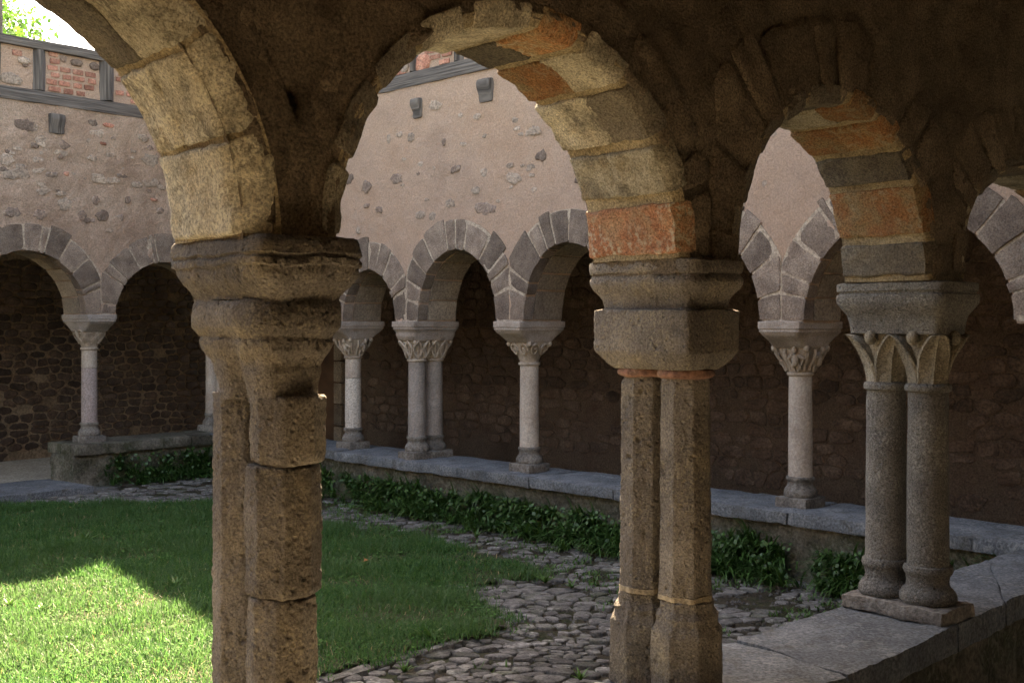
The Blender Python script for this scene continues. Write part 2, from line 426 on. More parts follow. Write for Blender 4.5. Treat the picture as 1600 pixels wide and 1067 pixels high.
# ------------------------------------------------------------------ the three arcades
A = Frame((-.718, 3.45), (2.622, 2.26), (-.653, .7575))        # near arcade; camera stands in its gallery
B = Frame((2.19, 8.99), (-.69, .72), (-.72, -.69))             # right-hand arcade
C = Frame((-4.92, 13.78), (.654, .756), (.756, -.654))         # far arcade
TA, TB = .46, .50
S_A = [-1.70, 0.0, 1.73, 3.461, 5.88]
T_B = [-2.12, 0.0, 1.46, 2.93, 4.453, 5.708, 7.1, 8.5]
S_C = [-3.5, -1.75, 0.0, 1.80]
ZT = .50                                                        # low wall top

# arch: (s0, s1, spring, crown, exponent, mid-left, mid-right)
AR_A = [(-3.23, -1.87, 2.13, 2.84, 2.0, -3.4, -1.70), (-1.53, -.17, 2.13, 2.85, 2.0, -1.70, 0.0), (.105, 1.565, 2.13, 2.86, 2.0, 0.0, 1.73),
        (1.895, 3.285, 2.09, 2.83, 2.05, 1.73, 3.461), (3.60, 5.52, 2.10, 2.70, 2.7, 3.461, 5.7)]
AR_B = [(-1.74, -.19, 1.9, 2.66, 2.0, -1.95, 0.0), (.18, 1.28, 1.9, 2.56, 2.05, 0.0, 1.46), (1.64, 2.75, 1.9, 2.60, 2.05, 1.46, 2.93),
        (3.11, 4.27, 1.9, 2.60, 2.05, 2.93, 4.453), (4.63, 5.54, 1.9, 2.45, 2.0, 4.453, 5.708), (5.88, 6.93, 1.9, 2.50, 2.0, 5.708, 7.1), (7.27, 8.2, 1.9, 2.45, 2.0, 7.1, 8.4)]
AR_C = [(-3.32, -1.93, 1.98, 2.68, 2.0, -3.5, -1.75), (-1.57, -.18, 1.98, 2.68, 2.0, -1.75, 0.0), (.18, 1.62, 1.98, 2.62, 2.0, 0.0, 1.80)]

def cham(ar):
    return (.07, .075) if ar[0] < 0 and ar in AR_A else (.02, .022)
def apt(ar, th, off):
    s0, s1, zs, zc, e = ar[:5]; c = (s0+s1)/2; a = (s1-s0)/2; b = zc-zs
    ct, st = math.cos(th), math.sin(th)
    cx = math.copysign(abs(ct)**(2/e), ct); sy = max(st, 0)**(2/e)
    if st < 0: sy = st
    return c+(a+off)*cx, zs+(b+off)*sy
def lim(ar, th, off, g=.006):
    s, z = apt(ar, th, off)
    ml, mr = ar[5]+g, ar[6]-g
    if ml <= s <= mr: return off
    s0, s1 = ar[0], ar[1]; c = (s0+s1)/2; a = (s1-s0)/2
    ct = math.cos(th); cx = math.copysign(abs(ct)**(2/ar[4]), ct)
    bound = mr if s > mr else ml
    return max(.03, (bound-c)/cx-a)

def wall_body(name, fr, s_lo, s_hi, arches, T, ztop, mat, parent, ds=.05, dz=.08, nvv=6, amp=.008, f=4, hole=None, seed=0., inset=0.0, chamfer=0.0):
    ss = []   # list of (s, zb)
    cur = s_lo
    for ar in arches:
        s0, s1, zs = ar[0]-inset, ar[1]+inset, ar[2]
        n = max(2, int((s0-cur)/ds))
        for i in range(n+1): ss.append((cur+(s0-cur)*i/n, zs-.015))
        m = max(16, int((s1-s0)*1.5/ds))
        for i in range(m+1):
            th = math.pi-math.pi*i/m
            s, z = apt(ar, th, inset); ss.append((s, z))
        cur = s1
    n = max(2, int((s_hi-cur)/ds))
    zlast = arches[-1][2] if arches else 0
    for i in range(n+1): ss.append((cur+(s_hi-cur)*i/n, zlast-.015))
    nr = max(3, int((ztop-2.3)/dz)); V = []; Fc = []
    def dsp(p, face):
        am = amp
        if chamfer:
            rel = (p[0]-fr.o.x)*fr.d.x+(p[1]-fr.o.y)*fr.d.y
            for ar in arches:
                c = (ar[0]+ar[1])/2; a = (ar[1]-ar[0])/2; b = ar[3]-ar[2]
                if p[2] > ar[2]: o_ = a*((abs((rel-c)/a)**ar[4]+((p[2]-ar[2])/b)**ar[4])**(1/ar[4])-1)
                else: o_ = abs(rel-c)-a
                am = min(am, amp*(.12+.88*max(0, min(1, (abs(o_)-.05)/.14))))
        q = disp(p, am, f, seed)
        if chamfer and face < 0:
            rel = (p[0]-fr.o.x)*fr.d.x+(p[1]-fr.o.y)*fr.d.y
            for ar in arches:
                c = (ar[0]+ar[1])/2; a = (ar[1]-ar[0])/2; b = ar[3]-ar[2]
                if p[2] > ar[2]: o_ = a*((abs((rel-c)/a)**ar[4]+((p[2]-ar[2])/b)**ar[4])**(1/ar[4])-1)
                else: o_ = abs(rel-c)-a
                dp, wd = cham(ar); wd += .014; dp += .010
                if abs(o_) < wd:
                    k = dp*(1-abs(o_)/wd)**2; q = (q[0]+fr.q.x*k, q[1]+fr.q.y*k, q[2])
        if hole and face < 0:
            for (hs, hz, hr, hd) in hole:
                c = fr.P(hs, -T/2, hz); dd = math.dist(c, p)
                if dd < hr: 
                    k = hd*(1-(dd/hr)**2); q = (q[0]+fr.q.x*k, q[1]+fr.q.y*k, q[2])
        return q
    cols = len(ss)
    per = 2*(nr+1)+(nvv-1)
    for (s, zb) in ss:
        for j in range(nr+1):
            z = zb+(ztop-zb)*(j/nr); V.append(dsp(fr.P(s, T/2, z), 1))
        for j in range(nr+1):
            z = zb+(ztop-zb)*(j/nr)**(1.35 if chamfer else 1); V.append(dsp(fr.P(s, -T/2, z), -1))
        for k in range(1, nvv): V.append(dsp(fr.P(s, T/2-T*k/nvv, zb), 0))
    for i in range(cols-1):
        a = i*per; b = (i+1)*per
        for j in range(nr):
            Fc.append((a+j, a+j+1, b+j+1, b+j))
            c0 = a+nr+1; d0 = b+nr+1
            Fc.append((c0+j, d0+j, d0+j+1, c0+j+1))
        ra = [a]+[a+2*(nr+1)+k for k in range(nvv-1)]+[a+nr+1]
        rb = [b]+[b+2*(nr+1)+k for k in range(nvv-1)]+[b+nr+1]
        for k in range(nvv): Fc.append((ra[k], rb[k], rb[k+1], ra[k+1]))
        Fc.append((a+nr, a+2*nr+1, b+2*nr+1, b+nr))
    for e in (0, cols-1):
        a = e*per
        for j in range(nr): Fc.append((a+j, a+j+1, a+nr+1+j+1, a+nr+1+j))
    return mk(name, V, Fc, mat, parent, smooth=50)

def voussoirs(fr, ar, T, face, n, ro, mats, parent, proud=.010, depth=.14, gap=.010, res=(3, 3, 3), amp=.004, name='voussoir', r=.012, irr=.25, offi=-.010):
    """ring stones on one face (face=+1 court, -1 gallery)"""
    cuts = [math.pi*i/n for i in range(n+1)]
    for i in range(1, n): cuts[i] += random.uniform(-irr, irr)*math.pi/n*.5
    a = (ar[1]-ar[0])/2
    for i in range(n):
        t0, t1 = cuts[i], cuts[i+1]
        g = gap/(a+ro*.5)/2
        roo = ro*random.uniform(.84, 1.16)
        t0g, t1g = t0+g, t1-g
        v1 = face*(T/2+proud*random.uniform(.6, 1.3)); v0 = face*(T/2-depth)
        m = mats[i % len(mats)] if not callable(mats) else mats(i)
        def wp(x, y, z):
            u = (x+1)/2; th = t0g+(t1g-t0g)*u
            oo = max(offi+.03, lim(ar, th, roo)); off = offi+(oo-offi)*(z+1)/2
            s, zz = apt(ar, th, off); return fr.P(s, v0+(v1-v0)*(y+1)/2, zz)
        ax, ay, az = (t1-t0)*a/2, depth/2, ro/2
        V, Fc = rbox((ax, ay, az), r, res, lambda x, y, z: wp(x/ax, y/ay, z/az), amp, 9, i*3.1+ar[0])
        mk(name, V, Fc, m, parent, smooth=45)

def soffit(fr, ar, v0, v1, n, rows, matf, parent, off0=-.010, off1=.05, gap=.012, res=(4, 4, 2), amp=.004, name='soffit_stone', r=.010, lo=0, hi=None):
    a = (ar[1]-ar[0])/2; hi = n if hi is None else hi
    ct_ = [math.pi*(i+(random.uniform(-.18, .18) if 0 < i < n else 0))/n for i in range(n+1)]
    for i in range(lo, hi):
        t0, t1 = ct_[i], ct_[i+1]; g = gap/a/2*random.uniform(.6, 1.4)
        k = rows(i); edges = [0]+[min(.9, max(.1, (q+1)/k+random.uniform(-.1, .1))) for q in range(k-1)]+[1]
        for q in range(k):
            e0 = v0+(v1-v0)*edges[q]+(gap/2); e1 = v0+(v1-v0)*edges[q+1]-(gap/2)
            o0 = off0+random.uniform(-.004, .004)
            def wp(x, y, z):
                th = t0+g+(t1-t0-2*g)*(x+1)/2
                vv = e0+(e1-e0)*(y+1)/2; cq = max(0, 1-(vv+TA/2)/(cham(ar)[0]+.004)) if fr is A else 0
                s, zz = apt(ar, th, o0+(off1-o0)*(z+1)/2+(cham(ar)[1]+.01)*cq**1.7); return fr.P(s, vv, zz)
            ax, ay, az = (t1-t0)*a/2, abs(e1-e0)/2, (off1-off0)/2
            V, Fc = rbox((ax, ay, az), r, res, lambda x, y, z: wp(x/ax, y/ay, z/az), amp, 14, i*2.3+q)
            mk(name, V, Fc, matf(i, q), parent, smooth=45)

# ---- near arcade wall
wa = empty('arcade_wall', A.P(1.5, 0, 2.1), 'rough dark foreground arcade wall whose arches are lined with ochre, red and grey stones', 'arcade wall')
hs, hz, _ = A.px(452, 158, -TA/2)
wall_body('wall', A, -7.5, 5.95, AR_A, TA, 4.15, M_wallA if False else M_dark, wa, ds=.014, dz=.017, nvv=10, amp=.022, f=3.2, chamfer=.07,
          hole=[(hs, hz, .045, .12)])
# ochre mortar lining of the arches, a thin skin under the rubble
def lining(fr, ar, T, parent, off=-.006, nv_=22, nt_=60, amp=.004, z_low=0):
    V = []; Fc = []; 
    for i in range(nt_+1):
        th = math.pi*i/nt_
        for k in range(nv_+1):
            v = -T/2-.004+(T-.003)*k/nv_; cq = max(0, 1-(v+T/2)/(cham(ar)[0]+.004))
            s, z = apt(ar, th, off+(cham(ar)[1]+.01)*cq**1.7); V.append(disp(fr.P(s, v, z), amp, 7, ar[0]))
    W = nv_+1; nI = len(V)
    for i in range(nt_+1):
        th = math.pi*i/nt_
        for k in range(nv_+1):
            v = -T/2+.03+(T-.037)*k/nv_
            s, z = apt(ar, th, .09); V.append(fr.P(s, v, z))
    for i in range(nt_):
        for k in range(nv_):
            a = i*W+k; Fc.append((a, a+1, a+W+1, a+W)); b = a+nI; Fc.append((b, b+W, b+W+1, b+1))
        for k in (0, nv_):
            a = i*W+k; Fc.append((a, a+W, a+W+nI, a+nI))
    return mk('lining', V, Fc, M_wallA, parent, smooth=50)
for ar in AR_A: lining(A, ar, TA, wa)
pal2 = {0: [M_red], 1: [M_pale, M_pale], 2: [M_pale, M_grey], 3: [M_orange, M_pale], 4: [M_grey, M_orange], 5: [M_pale], 6: [M_grey, M_pale], 7: [M_pale, M_grey], 8: [M_grey], 9: [M_pale]}
def mA2(i, q): l = pal2.get(i, [M_pale, M_grey]); return l[q % len(l)]
def rA2(i): return len(pal2.get(i, [1, 1]))
pal3 = {0: [M_grey], 1: [M_orange], 2: [M_grey], 3: [M_orange, M_orange], 4: [M_pale, M_orange], 5: [M_grey]}
def mA3(i, q): l = pal3.get(i, [M_pale, M_grey]); return l[q % len(l)]
def rA3(i): return len(pal3.get(i, [1, 1]))
pal1 = {0: [M_pale], 1: [M_pale, M_pale], 2: [M_grey, M_pale], 3: [M_pale, M_pale], 4: [M_pale, M_grey], 5: [M_orange, M_pale]}
def mA1(i, q): l = pal1.get(i, [M_pale, M_grey]); return l[q % len(l)]
def rA1(i): return len(pal1.get(i, [1, 1]))
va, vb = -TA/2+.006, TA/2-.01
soffit(A, AR_A[1], vb, va, 8, rA1, mA1, wa, off0=-.015, off1=.02, gap=.011, res=(16, 14, 2), amp=.010, r=.014)
soffit(A, AR_A[2], vb, va, 10, rA2, mA2, wa, off0=-.019, off1=.02, gap=.035, res=(12, 12, 2), amp=.009, r=.014)
soffit(A, AR_A[3], vb, va, 10, rA3, mA3, wa, off0=-.019, off1=.02, gap=.03, res=(12, 12, 2), amp=.009, r=.014)
soffit(A, AR_A[4], vb, va, 10, rA2, mA3, wa, off0=-.019, off1=.02, gap=.03, res=(5, 5, 2), amp=.008, r=.014)
soffit(A, AR_A[0], vb, va, 10, rA2, mA2, wa, off0=-.019, off1=.02, gap=.03, res=(4, 4, 2), amp=.008, r=.014)
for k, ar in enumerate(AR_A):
    voussoirs(A, ar, TA, -1, (11, 11, 12, 12, 15)[k], (.26, .2, .22, .34, .34)[k], [M_dark], wa, proud=(.010, -.004, .004, .011, .011)[k], depth=.10, gap=.022, res=(6, 3, 8), amp=.014, r=.02, irr=.5, offi=cham(ar)[1]-.004)

# ---- right-hand and far arcade walls
def arcade(fr, arches, s_lo, s_hi, T, ztop, plaster, label, tint, nvs):
    ro = empty('arcade_wall', fr.P((s_lo+s_hi)/2, 0, 1.9), label, 'arcade wall')
    wall_body('wall', fr, s_lo, s_hi, arches, T, ztop, plaster, ro, ds=.03, dz=.03, nvv=5, amp=(.020 if tint else .010), f=4.5, inset=.004, seed=5)
    for k, ar in enumerate(arches):
        # pale joint mortar ring
        V = []; Fc = []; n = 48
        for i in range(n+1):
            th = math.pi*i/n; oo = lim(ar, th, .285, g=0.0)
            for off, vv in ((.012, T/2-.02), (.012, T/2+.006), (oo, T/2+.006), (oo, T/2-.02)):
                s, z = apt(ar, th, off); V.append(fr.P(s, vv, z))
        for i in range(n):
            for c in range(4):
                a = i*4+c; b = i*4+(c+1) % 4; Fc.append((a, b, b+4, a+4))
        mk('mortar_ring', V, Fc, M_mortar, ro, smooth=40)
        voussoirs(fr, ar, T, 1, nvs[k], .30, [M_vous], ro, proud=.018, depth=.12, gap=.014, res=(4, 2, 5), amp=.009, r=.014, irr=.8)
        soffit(fr, ar, T/2-.13, -T/2+.01, nvs[k]-2, lambda i: 1 if i in (0, 1) or i % 2 == 0 else 2, lambda i, q: M_soff, ro, off0=-.010, off1=.03, gap=.012, res=(3, 2, 1), amp=.003, r=.008)
    return ro
wb = arcade(B, AR_B, -2.35, 8.75, TB, 4.31, M_plast, 'pink plastered arcade wall with grey voussoir arches crossing the middle of the courtyard view', 0, (15, 11, 11, 12, 10, 11, 10))
wc = arcade(C, AR_C, -5.5, 2.1, TB, 4.33, M_plastC, 'rough plastered arcade wall with embedded rubble at the far left of the courtyard', 1, (13, 13, 13))

# ---- stones embedded in the plaster (positions measured on the walls)
def embed(fr, wall, px, py, w_, h_, mat, name='stone', proud=.009, sq=0):
    s, z, d = fr.px(px, py, TB/2)
    k = abs((fr.d.x-(px-800)/F*fr.d.y))*F/d
    hw = w_/2/k; hh = h_/2*d/F
    n = 7 if not sq else 4
    ph = random.uniform(0, 6) if not sq else math.pi/4
    poly = [(s+hw*(1.35 if sq else random.uniform(.8, 1.15))*math.cos(ph+2*math.pi*i/n), z+hh*(1.35 if sq else random.uniform(.65, 1.25))*math.sin(ph+2*math.pi*i/n)) for i in range(n)]
    if fr.d.x < 0: poly = [(p[0], p[1]) for p in poly][::-1]
    r = pebble(poly, 0, proud, .05, lambda a, b, h: fr.P(a, TB/2+h, b), nseg=16, rag=.2)
    if r: mk(name, r[0], r[1], mat, wall, smooth=60)
for q in [(545,280,15,22),(573,292,16,24),(620,280,21,22),(655,272,9,9),(712,265,17,16),(757,270,13,19),(847,243,19,21),(835,205,24,20),(657,337,18,15),(573,322,11,9),(592,328,14,10),(560,360,7,16),(694,222,7,16),(758,325,40,20),(1035,300,20,18),(1000,250,15,12),(960,200,14,14),(905,280,20,16)]:
    embed(B, wb, *q, M_emb if random.random() < .8 else M_emp)
for q in [(803,278,30,20),(676,338,14,14),(608,217,8,16),(642,215,12,14),(757,212,8,8),(1190,285,24,18),(1205,210,30,8),(720,180,10,9),(680,165,26,16),(900,180,22,16)]:
    embed(B, wb, *q, M_emp, proud=.006)
for q in [(38,196,40,20),(20,332,34,18),(63,335,24,16),(127,338,20,22),(160,337,22,20),(100,228,22,16),(80,273,24,11),(95,245,8,10),(55,228,16,9),(150,313,14,16),(200,312,10,14),(186,340,16,12),(235,232,12,10),(250,330,14,12),(190,275,26,7),(30,312,26,8),(268,310,12,10)]:
    embed(C, wc, *q, M_emb)
for q in [(100,320,22,20),(35,270,30,26),(65,300,22,14),(145,248,20,10),(235,250,30,26),(105,318,24,14),(12,250,24,24),(215,290,24,12),(170,360,16,8),(60,250,22,10),(20,215,14,10),(225,215,22,14),(262,265,18,14)]:
    embed(C, wc, *q, M_emp, proud=.006)
for q in [(170,196,40,8),(103,272,12,8),(160,225,14,6),(258,228,14,7),(240,312,14,5)]:
    embed(C, wc, *q, M_brick, name='brick', proud=.014)

for k in range(62):
    px_, py_ = random.uniform(0, 285), random.uniform(192, 350)
    if py_ > 335 and random.random() < .6: continue
    big_ = random.random() < .3
    w_ = random.uniform(20, 40) if big_ else random.uniform(8, 20)
    embed(C, wc, px_, py_, w_, w_*random.uniform(.4, .7), M_emp if random.random() < .72 else M_emb, proud=.007 if big_ else .004)
for k in range(26):
    px_, py_ = random.uniform(540, 900), random.uniform(150, 330)
    w_ = random.uniform(8, 22); embed(B, wb, px_, py_, w_, w_*random.uniform(.4, .8), M_emp, proud=.004)

# ------------------------------------------------------------------ timber parapets of the upper galleries
def parapet(fr, s_lo, s_hi, z0, z1, posts, label, tall, infill, wh):
    ro = empty('timber_parapet', fr.P((s_lo+s_hi)/2, 0, z0), label, 'parapet')
    v = TB/2-.02
    beam('sill_beam', fr.P(s_lo, v-.06, z0+.07), fr.P(s_hi, v-.06, z0+.07), .20, .145, M_wood, ro, amp=.012)
    beam('rail', fr.P(s_lo, v-.06, z1-.05), fr.P(s_hi, v-.06, z1-.05), .17, .105, M_wood, ro, amp=.008)
    for (s, wd, top) in posts:
        beam('post', fr.P(s, v-.05, z0+.146), fr.P(s, v-.05, top), wd, .15, M_wood, ro, amp=.005)
    # infill body
    c = ((s_lo+s_hi)/2, (z0+z1)/2)
    V, Fc = rbox(((s_hi-s_lo)/2, .06, (z1-z0-.24)/2), .004, (60, 2, 10), lambda x, y, z: fr.P(c[0]+x, v-.08+y, c[1]+.02+z), .008, 8)
    mk('infill', V, Fc, M_plast, ro, smooth=50)
    return ro, v-.02
def bricks(fr, ro, v, s0, s1, z0, z1, bl=.135, bh=.062, prob=1.0, mj=.022):
    k = 0; z = z0+bh/2+.01
    while z+bh/2 < z1:
        s = s0+(.5 if k % 2 else 1.0)*bl/2+.008+random.uniform(0, .02)
        while s+bl*.4 < s1:
            l = bl*random.uniform(.75, 1.1); l = min(l, (s1-s)*1.8)
            if random.random() < prob:
                hh = bh*random.uniform(.85, 1.05)/2; dz_ = random.uniform(-.004, .004)
                V, Fc = rbox((l/2, .03, hh), .008, (3, 2, 2), lambda x, y, zz: fr.P(s+x, v-.018+y+random.uniform(-.001, .001), z+dz_+zz), .004, 16, s*3)
                mk('brick', V, Fc, M_brick, ro, smooth=50)
            s += l/2+mj+bl/2
        z += bh+mj*.7; k += 1
def pst(fr, ro, v, items):
    for (s, z, a, b, m, nm) in items:
        poly = [(s+a*random.uniform(.8, 1.15)*math.cos(t), z+b*random.uniform(.8, 1.15)*math.sin(t)) for t in [2*math.pi*i/8 for i in range(8)]]
        r = pebble(poly, 0, .02, .04, lambda x, y, h: fr.P(x, v+h, y), nseg=12)
        if r: mk(nm, r[0], r[1], m, ro, smooth=60)

sP = [C.px(x, 120, TB/2)[0] for x in (-2, 64, 168)]
pc, vC = parapet(C, -5.3, 2.0, 4.30, 5.00, [(sP[0], .10, 7.0), (sP[1], .15, 4.90), (sP[2], .19, 7.0), (-3.2, .15, 7.0), (1.75, .16, 7.0)],
             'grey weathered timber and brick parapet above the far left arcade, tree behind it', 1, None, 0)
s_a, s_b, s_c = sP
bricks(C, pc, vC, s_b+.10, s_c-.12, 4.45, 4.78)
bricks(C, pc, vC, s_b+.10, s_b+.34, 4.76, 4.93, prob=.5)
bricks(C, pc, vC, s_a-.3, s_b-.10, 4.78, 4.92, prob=.75)
bricks(C, pc, vC, s_a+.1, s_b-.10, 4.60, 4.72, prob=.6)
bricks(C, pc, vC, s_c+.13, s_c+.65, 4.45, 4.92, prob=.7)
pst(C, pc, vC, [(s_b+.28, 4.85, .05, .045, M_emb, 'stone'), (s_b+.45, 4.83, .09, .045, M_emb, 'stone'), (s_b+.66, 4.82, .07, .05, M_emb, 'stone'),
                (s_a+.15, 4.53, .16, .07, M_emp, 'stone'), (s_a+.30, 4.75, .10, .04, M_emp, 'stone'), (s_b-.16, 4.72, .04, .05, M_emb, 'stone'), (s_c+.25, 4.82, .08, .06, M_emp, 'stone')])
tP = [B.px(x, 110, TB/2)[0] for x in (712, 642, 585)]
pb, vB = parapet(B, -2.2, 8.6, 4.27, 5.00, [(tP[0], .15, 5.0), (tP[1], .14, 7.0), (tP[2], .12, 5.0), (tP[0]-1.3, .15, 7.0), (tP[0]-2.6, .15, 7.0), (tP[2]+1.2, .15, 7.0)],
             'timber framed brick and stone parapet above the middle arcade, glimpsed through the big arch', 0, None, 0)
bricks(B, pb, vB, tP[0]+.1, tP[1]-.1, 4.42, 4.72, bl=.2, bh=.055, prob=.8)
bricks(B, pb, vB, tP[1]+.1, tP[2]+.2, 4.42, 4.80, bl=.2, bh=.06, prob=.35)
tm = (tP[0]+tP[1])/2
pst(B, pb, vB, [(tm-.1, 4.79, .09, .05, M_emb, 'stone'), (tm+.12, 4.80, .07, .045, M_emb, 'stone'), (tm+.2, 4.50, .16, .09, M_brick, 'stone'), (tP[1]+.25, 4.60, .06, .05, M_emb, 'stone'), (tP[1]+.33, 4.75, .12, .08, M_emp, 'stone'),
                (tP[1]+.16, 4.5, .10, .08, M_emp, 'stone'), (tP[0]-.3, 4.55, .16, .09, M_emp, 'stone'), (tP[0]-.7, 4.6, .14, .1, M_emp, 'stone'), (tP[1]+.5, 4.62, .07, .05, M_emb, 'stone')])
# timber corbels under the sill beams
for fr, wl, lst in ((B, wb, [(653,170,14,32),(760,142,22,38),(560,190,14,30)]), (C, wc, [(88,194,26,32)])):
    for (px, py, w_, h_) in lst:
        s, z, d = fr.px(px, py, TB/2); k = abs((fr.d.x-(px-800)/F*fr.d.y))*F/d
        hw, hh = w_/2/k, h_/2*d/F
        V, Fc = rbox((hw, .10, hh), .03, (4, 3, 5), lambda x, y, zz: fr.P(s+x, TB/2-.04+y*(1 if zz > -hh*.3 else .6), z+zz), .006, 9, px)
        c_ = mk('corbel', V, Fc, M_wood, wl, smooth=50); woodgrain(c_, px)

# ------------------------------------------------------------------ columns
def loft(fr, cs, cv, levels, nseg=48, amp=.004, f=9, s=0., cap=True, poly=0, phase=0., sub=3, hf=0):
    """levels: (z, a along, b across, exponent, notch) ; closed solid"""
    lv = []
    for i in range(len(levels)-1):
        p, q = levels[i], levels[i+1]; n = max(1, min(sub if sub < 20 else 90, int(abs(p[0]-q[0])/(.012 if sub < 20 else .008))))
        for k in range(n): t = k/n; lv.append(tuple(p[j]+(q[j]-p[j])*t for j in range(5)))
    lv.append(levels[-1]); V = []; Fc = []
    for (z, a, b, e, g) in lv:
        for k in range(nseg):
            ph = 2*math.pi*k/nseg; c_, s_ = math.cos(ph), math.sin(ph)
            if poly:
                t = (ph-phase) % (2*math.pi/poly)-math.pi/poly
                r = math.cos(math.pi/poly)/math.cos(t); x, y = a*r*c_, b*r*s_
            else:
                r = (abs(c_)**e+abs(s_)**e)**(-1/e)
                x, y = a*r*c_, b*r*s_
            if g: x *= 1-g*math.exp(-((y/b)/.22)**2)
            q = disp(fr.P(cs+x, cv+y, z), amp, f, s)
            if hf:
                h_ = nz(*q, 62, 3)+.6*nz(*q, 120, 7); pit = max(0, nz(*q, 38, 11)-.40)*.028*hf
                k_ = (.0028*hf*h_-pit)/max(.05, math.hypot(x, y)); ox = fr.P(cs, cv, z)
                q = (q[0]+(q[0]-ox[0])*k_, q[1]+(q[1]-ox[1])*k_, q[2]+.0015*h_)
            V.append(q)
    n = nseg
    for i in range(len(lv)-1):
        for k in range(n):
            a0 = i*n+k; b0 = i*n+(k+1) % n; Fc.append((a0, b0, b0+n, a0+n))
    Fc.append(tuple(range(n-1, -1, -1))); Fc.append(tuple(range((len(lv)-1)*n, len(lv)*n)))
    return V, Fc
def part(name, fr, cs, cv, levels, mat, root, smooth=45, **k):
    V, Fc = loft(fr, cs, cv, levels, **k)
    return mk(name, V, Fc, mat, root, smooth=smooth)

def ball(c, r, n=8):
    V = []; Fc = []
    for i in range(n//2+1):
        a = math.pi*i/(n//2)
        for k in range(n):
            b = 2*math.pi*k/n; V.append((c[0]+r[0]*math.sin(a)*math.cos(b), c[1]+r[1]*math.sin(a)*math.sin(b), c[2]+r[2]*math.cos(a)))
    for i in range(n//2):
        for k in range(n): Fc.append((i*n+k, i*n+(k+1) % n, (i+1)*n+(k+1) % n, (i+1)*n+k))
    return V, Fc
def tube(pts, rad, n=6):
    V = []; Fc = []; pts = [Vector(p) for p in pts]
    for i, p in enumerate(pts):
        t = (pts[min(i+1, len(pts)-1)]-pts[max(i-1, 0)]).normalized()
        u = t.orthogonal().normalized() if i == 0 else (u-t*u.dot(t)).normalized()
        v = t.cross(u); r = rad[i] if isinstance(rad, (list, tuple)) else rad
        for k in range(n):
            a = 2*math.pi*k/n; q = p+(u*math.cos(a)+v*math.sin(a))*r; V.append((q.x, q.y, q.z))
    for i in range(len(pts)-1):
        for k in range(n): Fc.append((i*n+k, i*n+(k+1) % n, (i+1)*n+(k+1) % n, (i+1)*n+k))
    Fc.append(tuple(range(n-1, -1, -1))); Fc.append(tuple(range((len(pts)-1)*n, len(pts)*n)))
    return V, Fc

# --- column 1: broken worn pair
c1 = empty('twin_column', A.P(0, 0, ZT), 'broad crumbling twin column nearest the camera, right shaft made of cracked octagonal drums', 'twin column')
S = .0
part('abacus', A, 0, 0, [(2.137, .150, .24, 9, 0), (2.133, .168, .272, 8, 0), (2.122, .177, .284, 7, 0), (2.088, .184, .291, 7, 0), (2.083, .178, .284, 7, 0), (2.078, .178, .284, 7, 0), (2.072, .184, .291, 7, 0), (2.056, .184, .291, 7, 0), (2.051, .177, .283, 7, 0), (2.03, .176, .281, 7, 0), (2.005, .165, .266, 6, 0), (1.985, .150, .246, 6, .0), (1.972, .140, .232, 6, .02), (1.966, .136, .226, 6, .02), (1.955, .134, .224, 6, .02)], M_near1, c1, amp=.011, f=7, nseg=200, sub=8, s=1, hf=1)
part('capital', A, 0, 0, [(1.957, .140, .228, 5, .02), (1.945, .148, .236, 5, .03), (1.915, .152, .238, 5, .03), (1.885, .148, .234, 5, .05), (1.868, .136, .222, 4.5, .06), (1.855, .128, .212, 4.5, .10), (1.845, .134, .216, 4.5, .12), (1.82, .130, .212, 4, .16), (1.795, .116, .196, 4, .22), (1.775, .108, .187, 4, .28), (1.755, .110, .188, 3.6, .36), (1.735, .104, .184, 3.4, .42), (1.70, .100, .182, 3.2, .5), (1.672, .100, .186, 3.2, .55)], M_near1, c1, amp=.010, f=8, nseg=200, sub=10, s=2, hf=1)
part('shaft', A, 0, .112, [(1.69, .098, .098, 2, 0), (1.64, .098, .098, 2, 0), (.72, .102, .102, 2, 0)], M_near1, c1, poly=8, phase=.25, nseg=112, amp=.004, f=9, hf=1.2, sub=30, smooth=35)
for (z0, z1, r, ds_, dv_, ph) in ((1.69, 1.502, .108, .010, -.006, .2), (1.497, 1.131, .108, 0, .004, .28), (1.124, .72, .100, -.006, .002, .12)):
    hgt = z0-z1
    part('drum', A, ds_, -.105+dv_, [(z0, r*.93, r*.93, 2, 0), (z0-.006, r*.985, r*.985, 2, 0), (z0-.016, r, r, 2, 0), (z1+.018, r, r, 2, 0), (z1+.006, r*.985, r*.985, 2, 0), (z1-.003, r*.90, r*.90, 2, 0)], M_near1, c1, poly=8, phase=ph, nseg=128, amp=.006, f=8, hf=1, sub=30, s=z0, smooth=35)
for sg in (1, -1):
    part('base', A, 0, sg*.108, [(.73, .112, .112, 2, 0), (.70, .118, .118, 2, 0), (.68, .112, .112, 2, 0), (.66, .13, .13, 2, 0), (.58, .132, .132, 2, 0), (.49, .135, .135, 2, 0)], M_near1, c1, poly=8, phase=.25, nseg=48, amp=.006, sub=4)
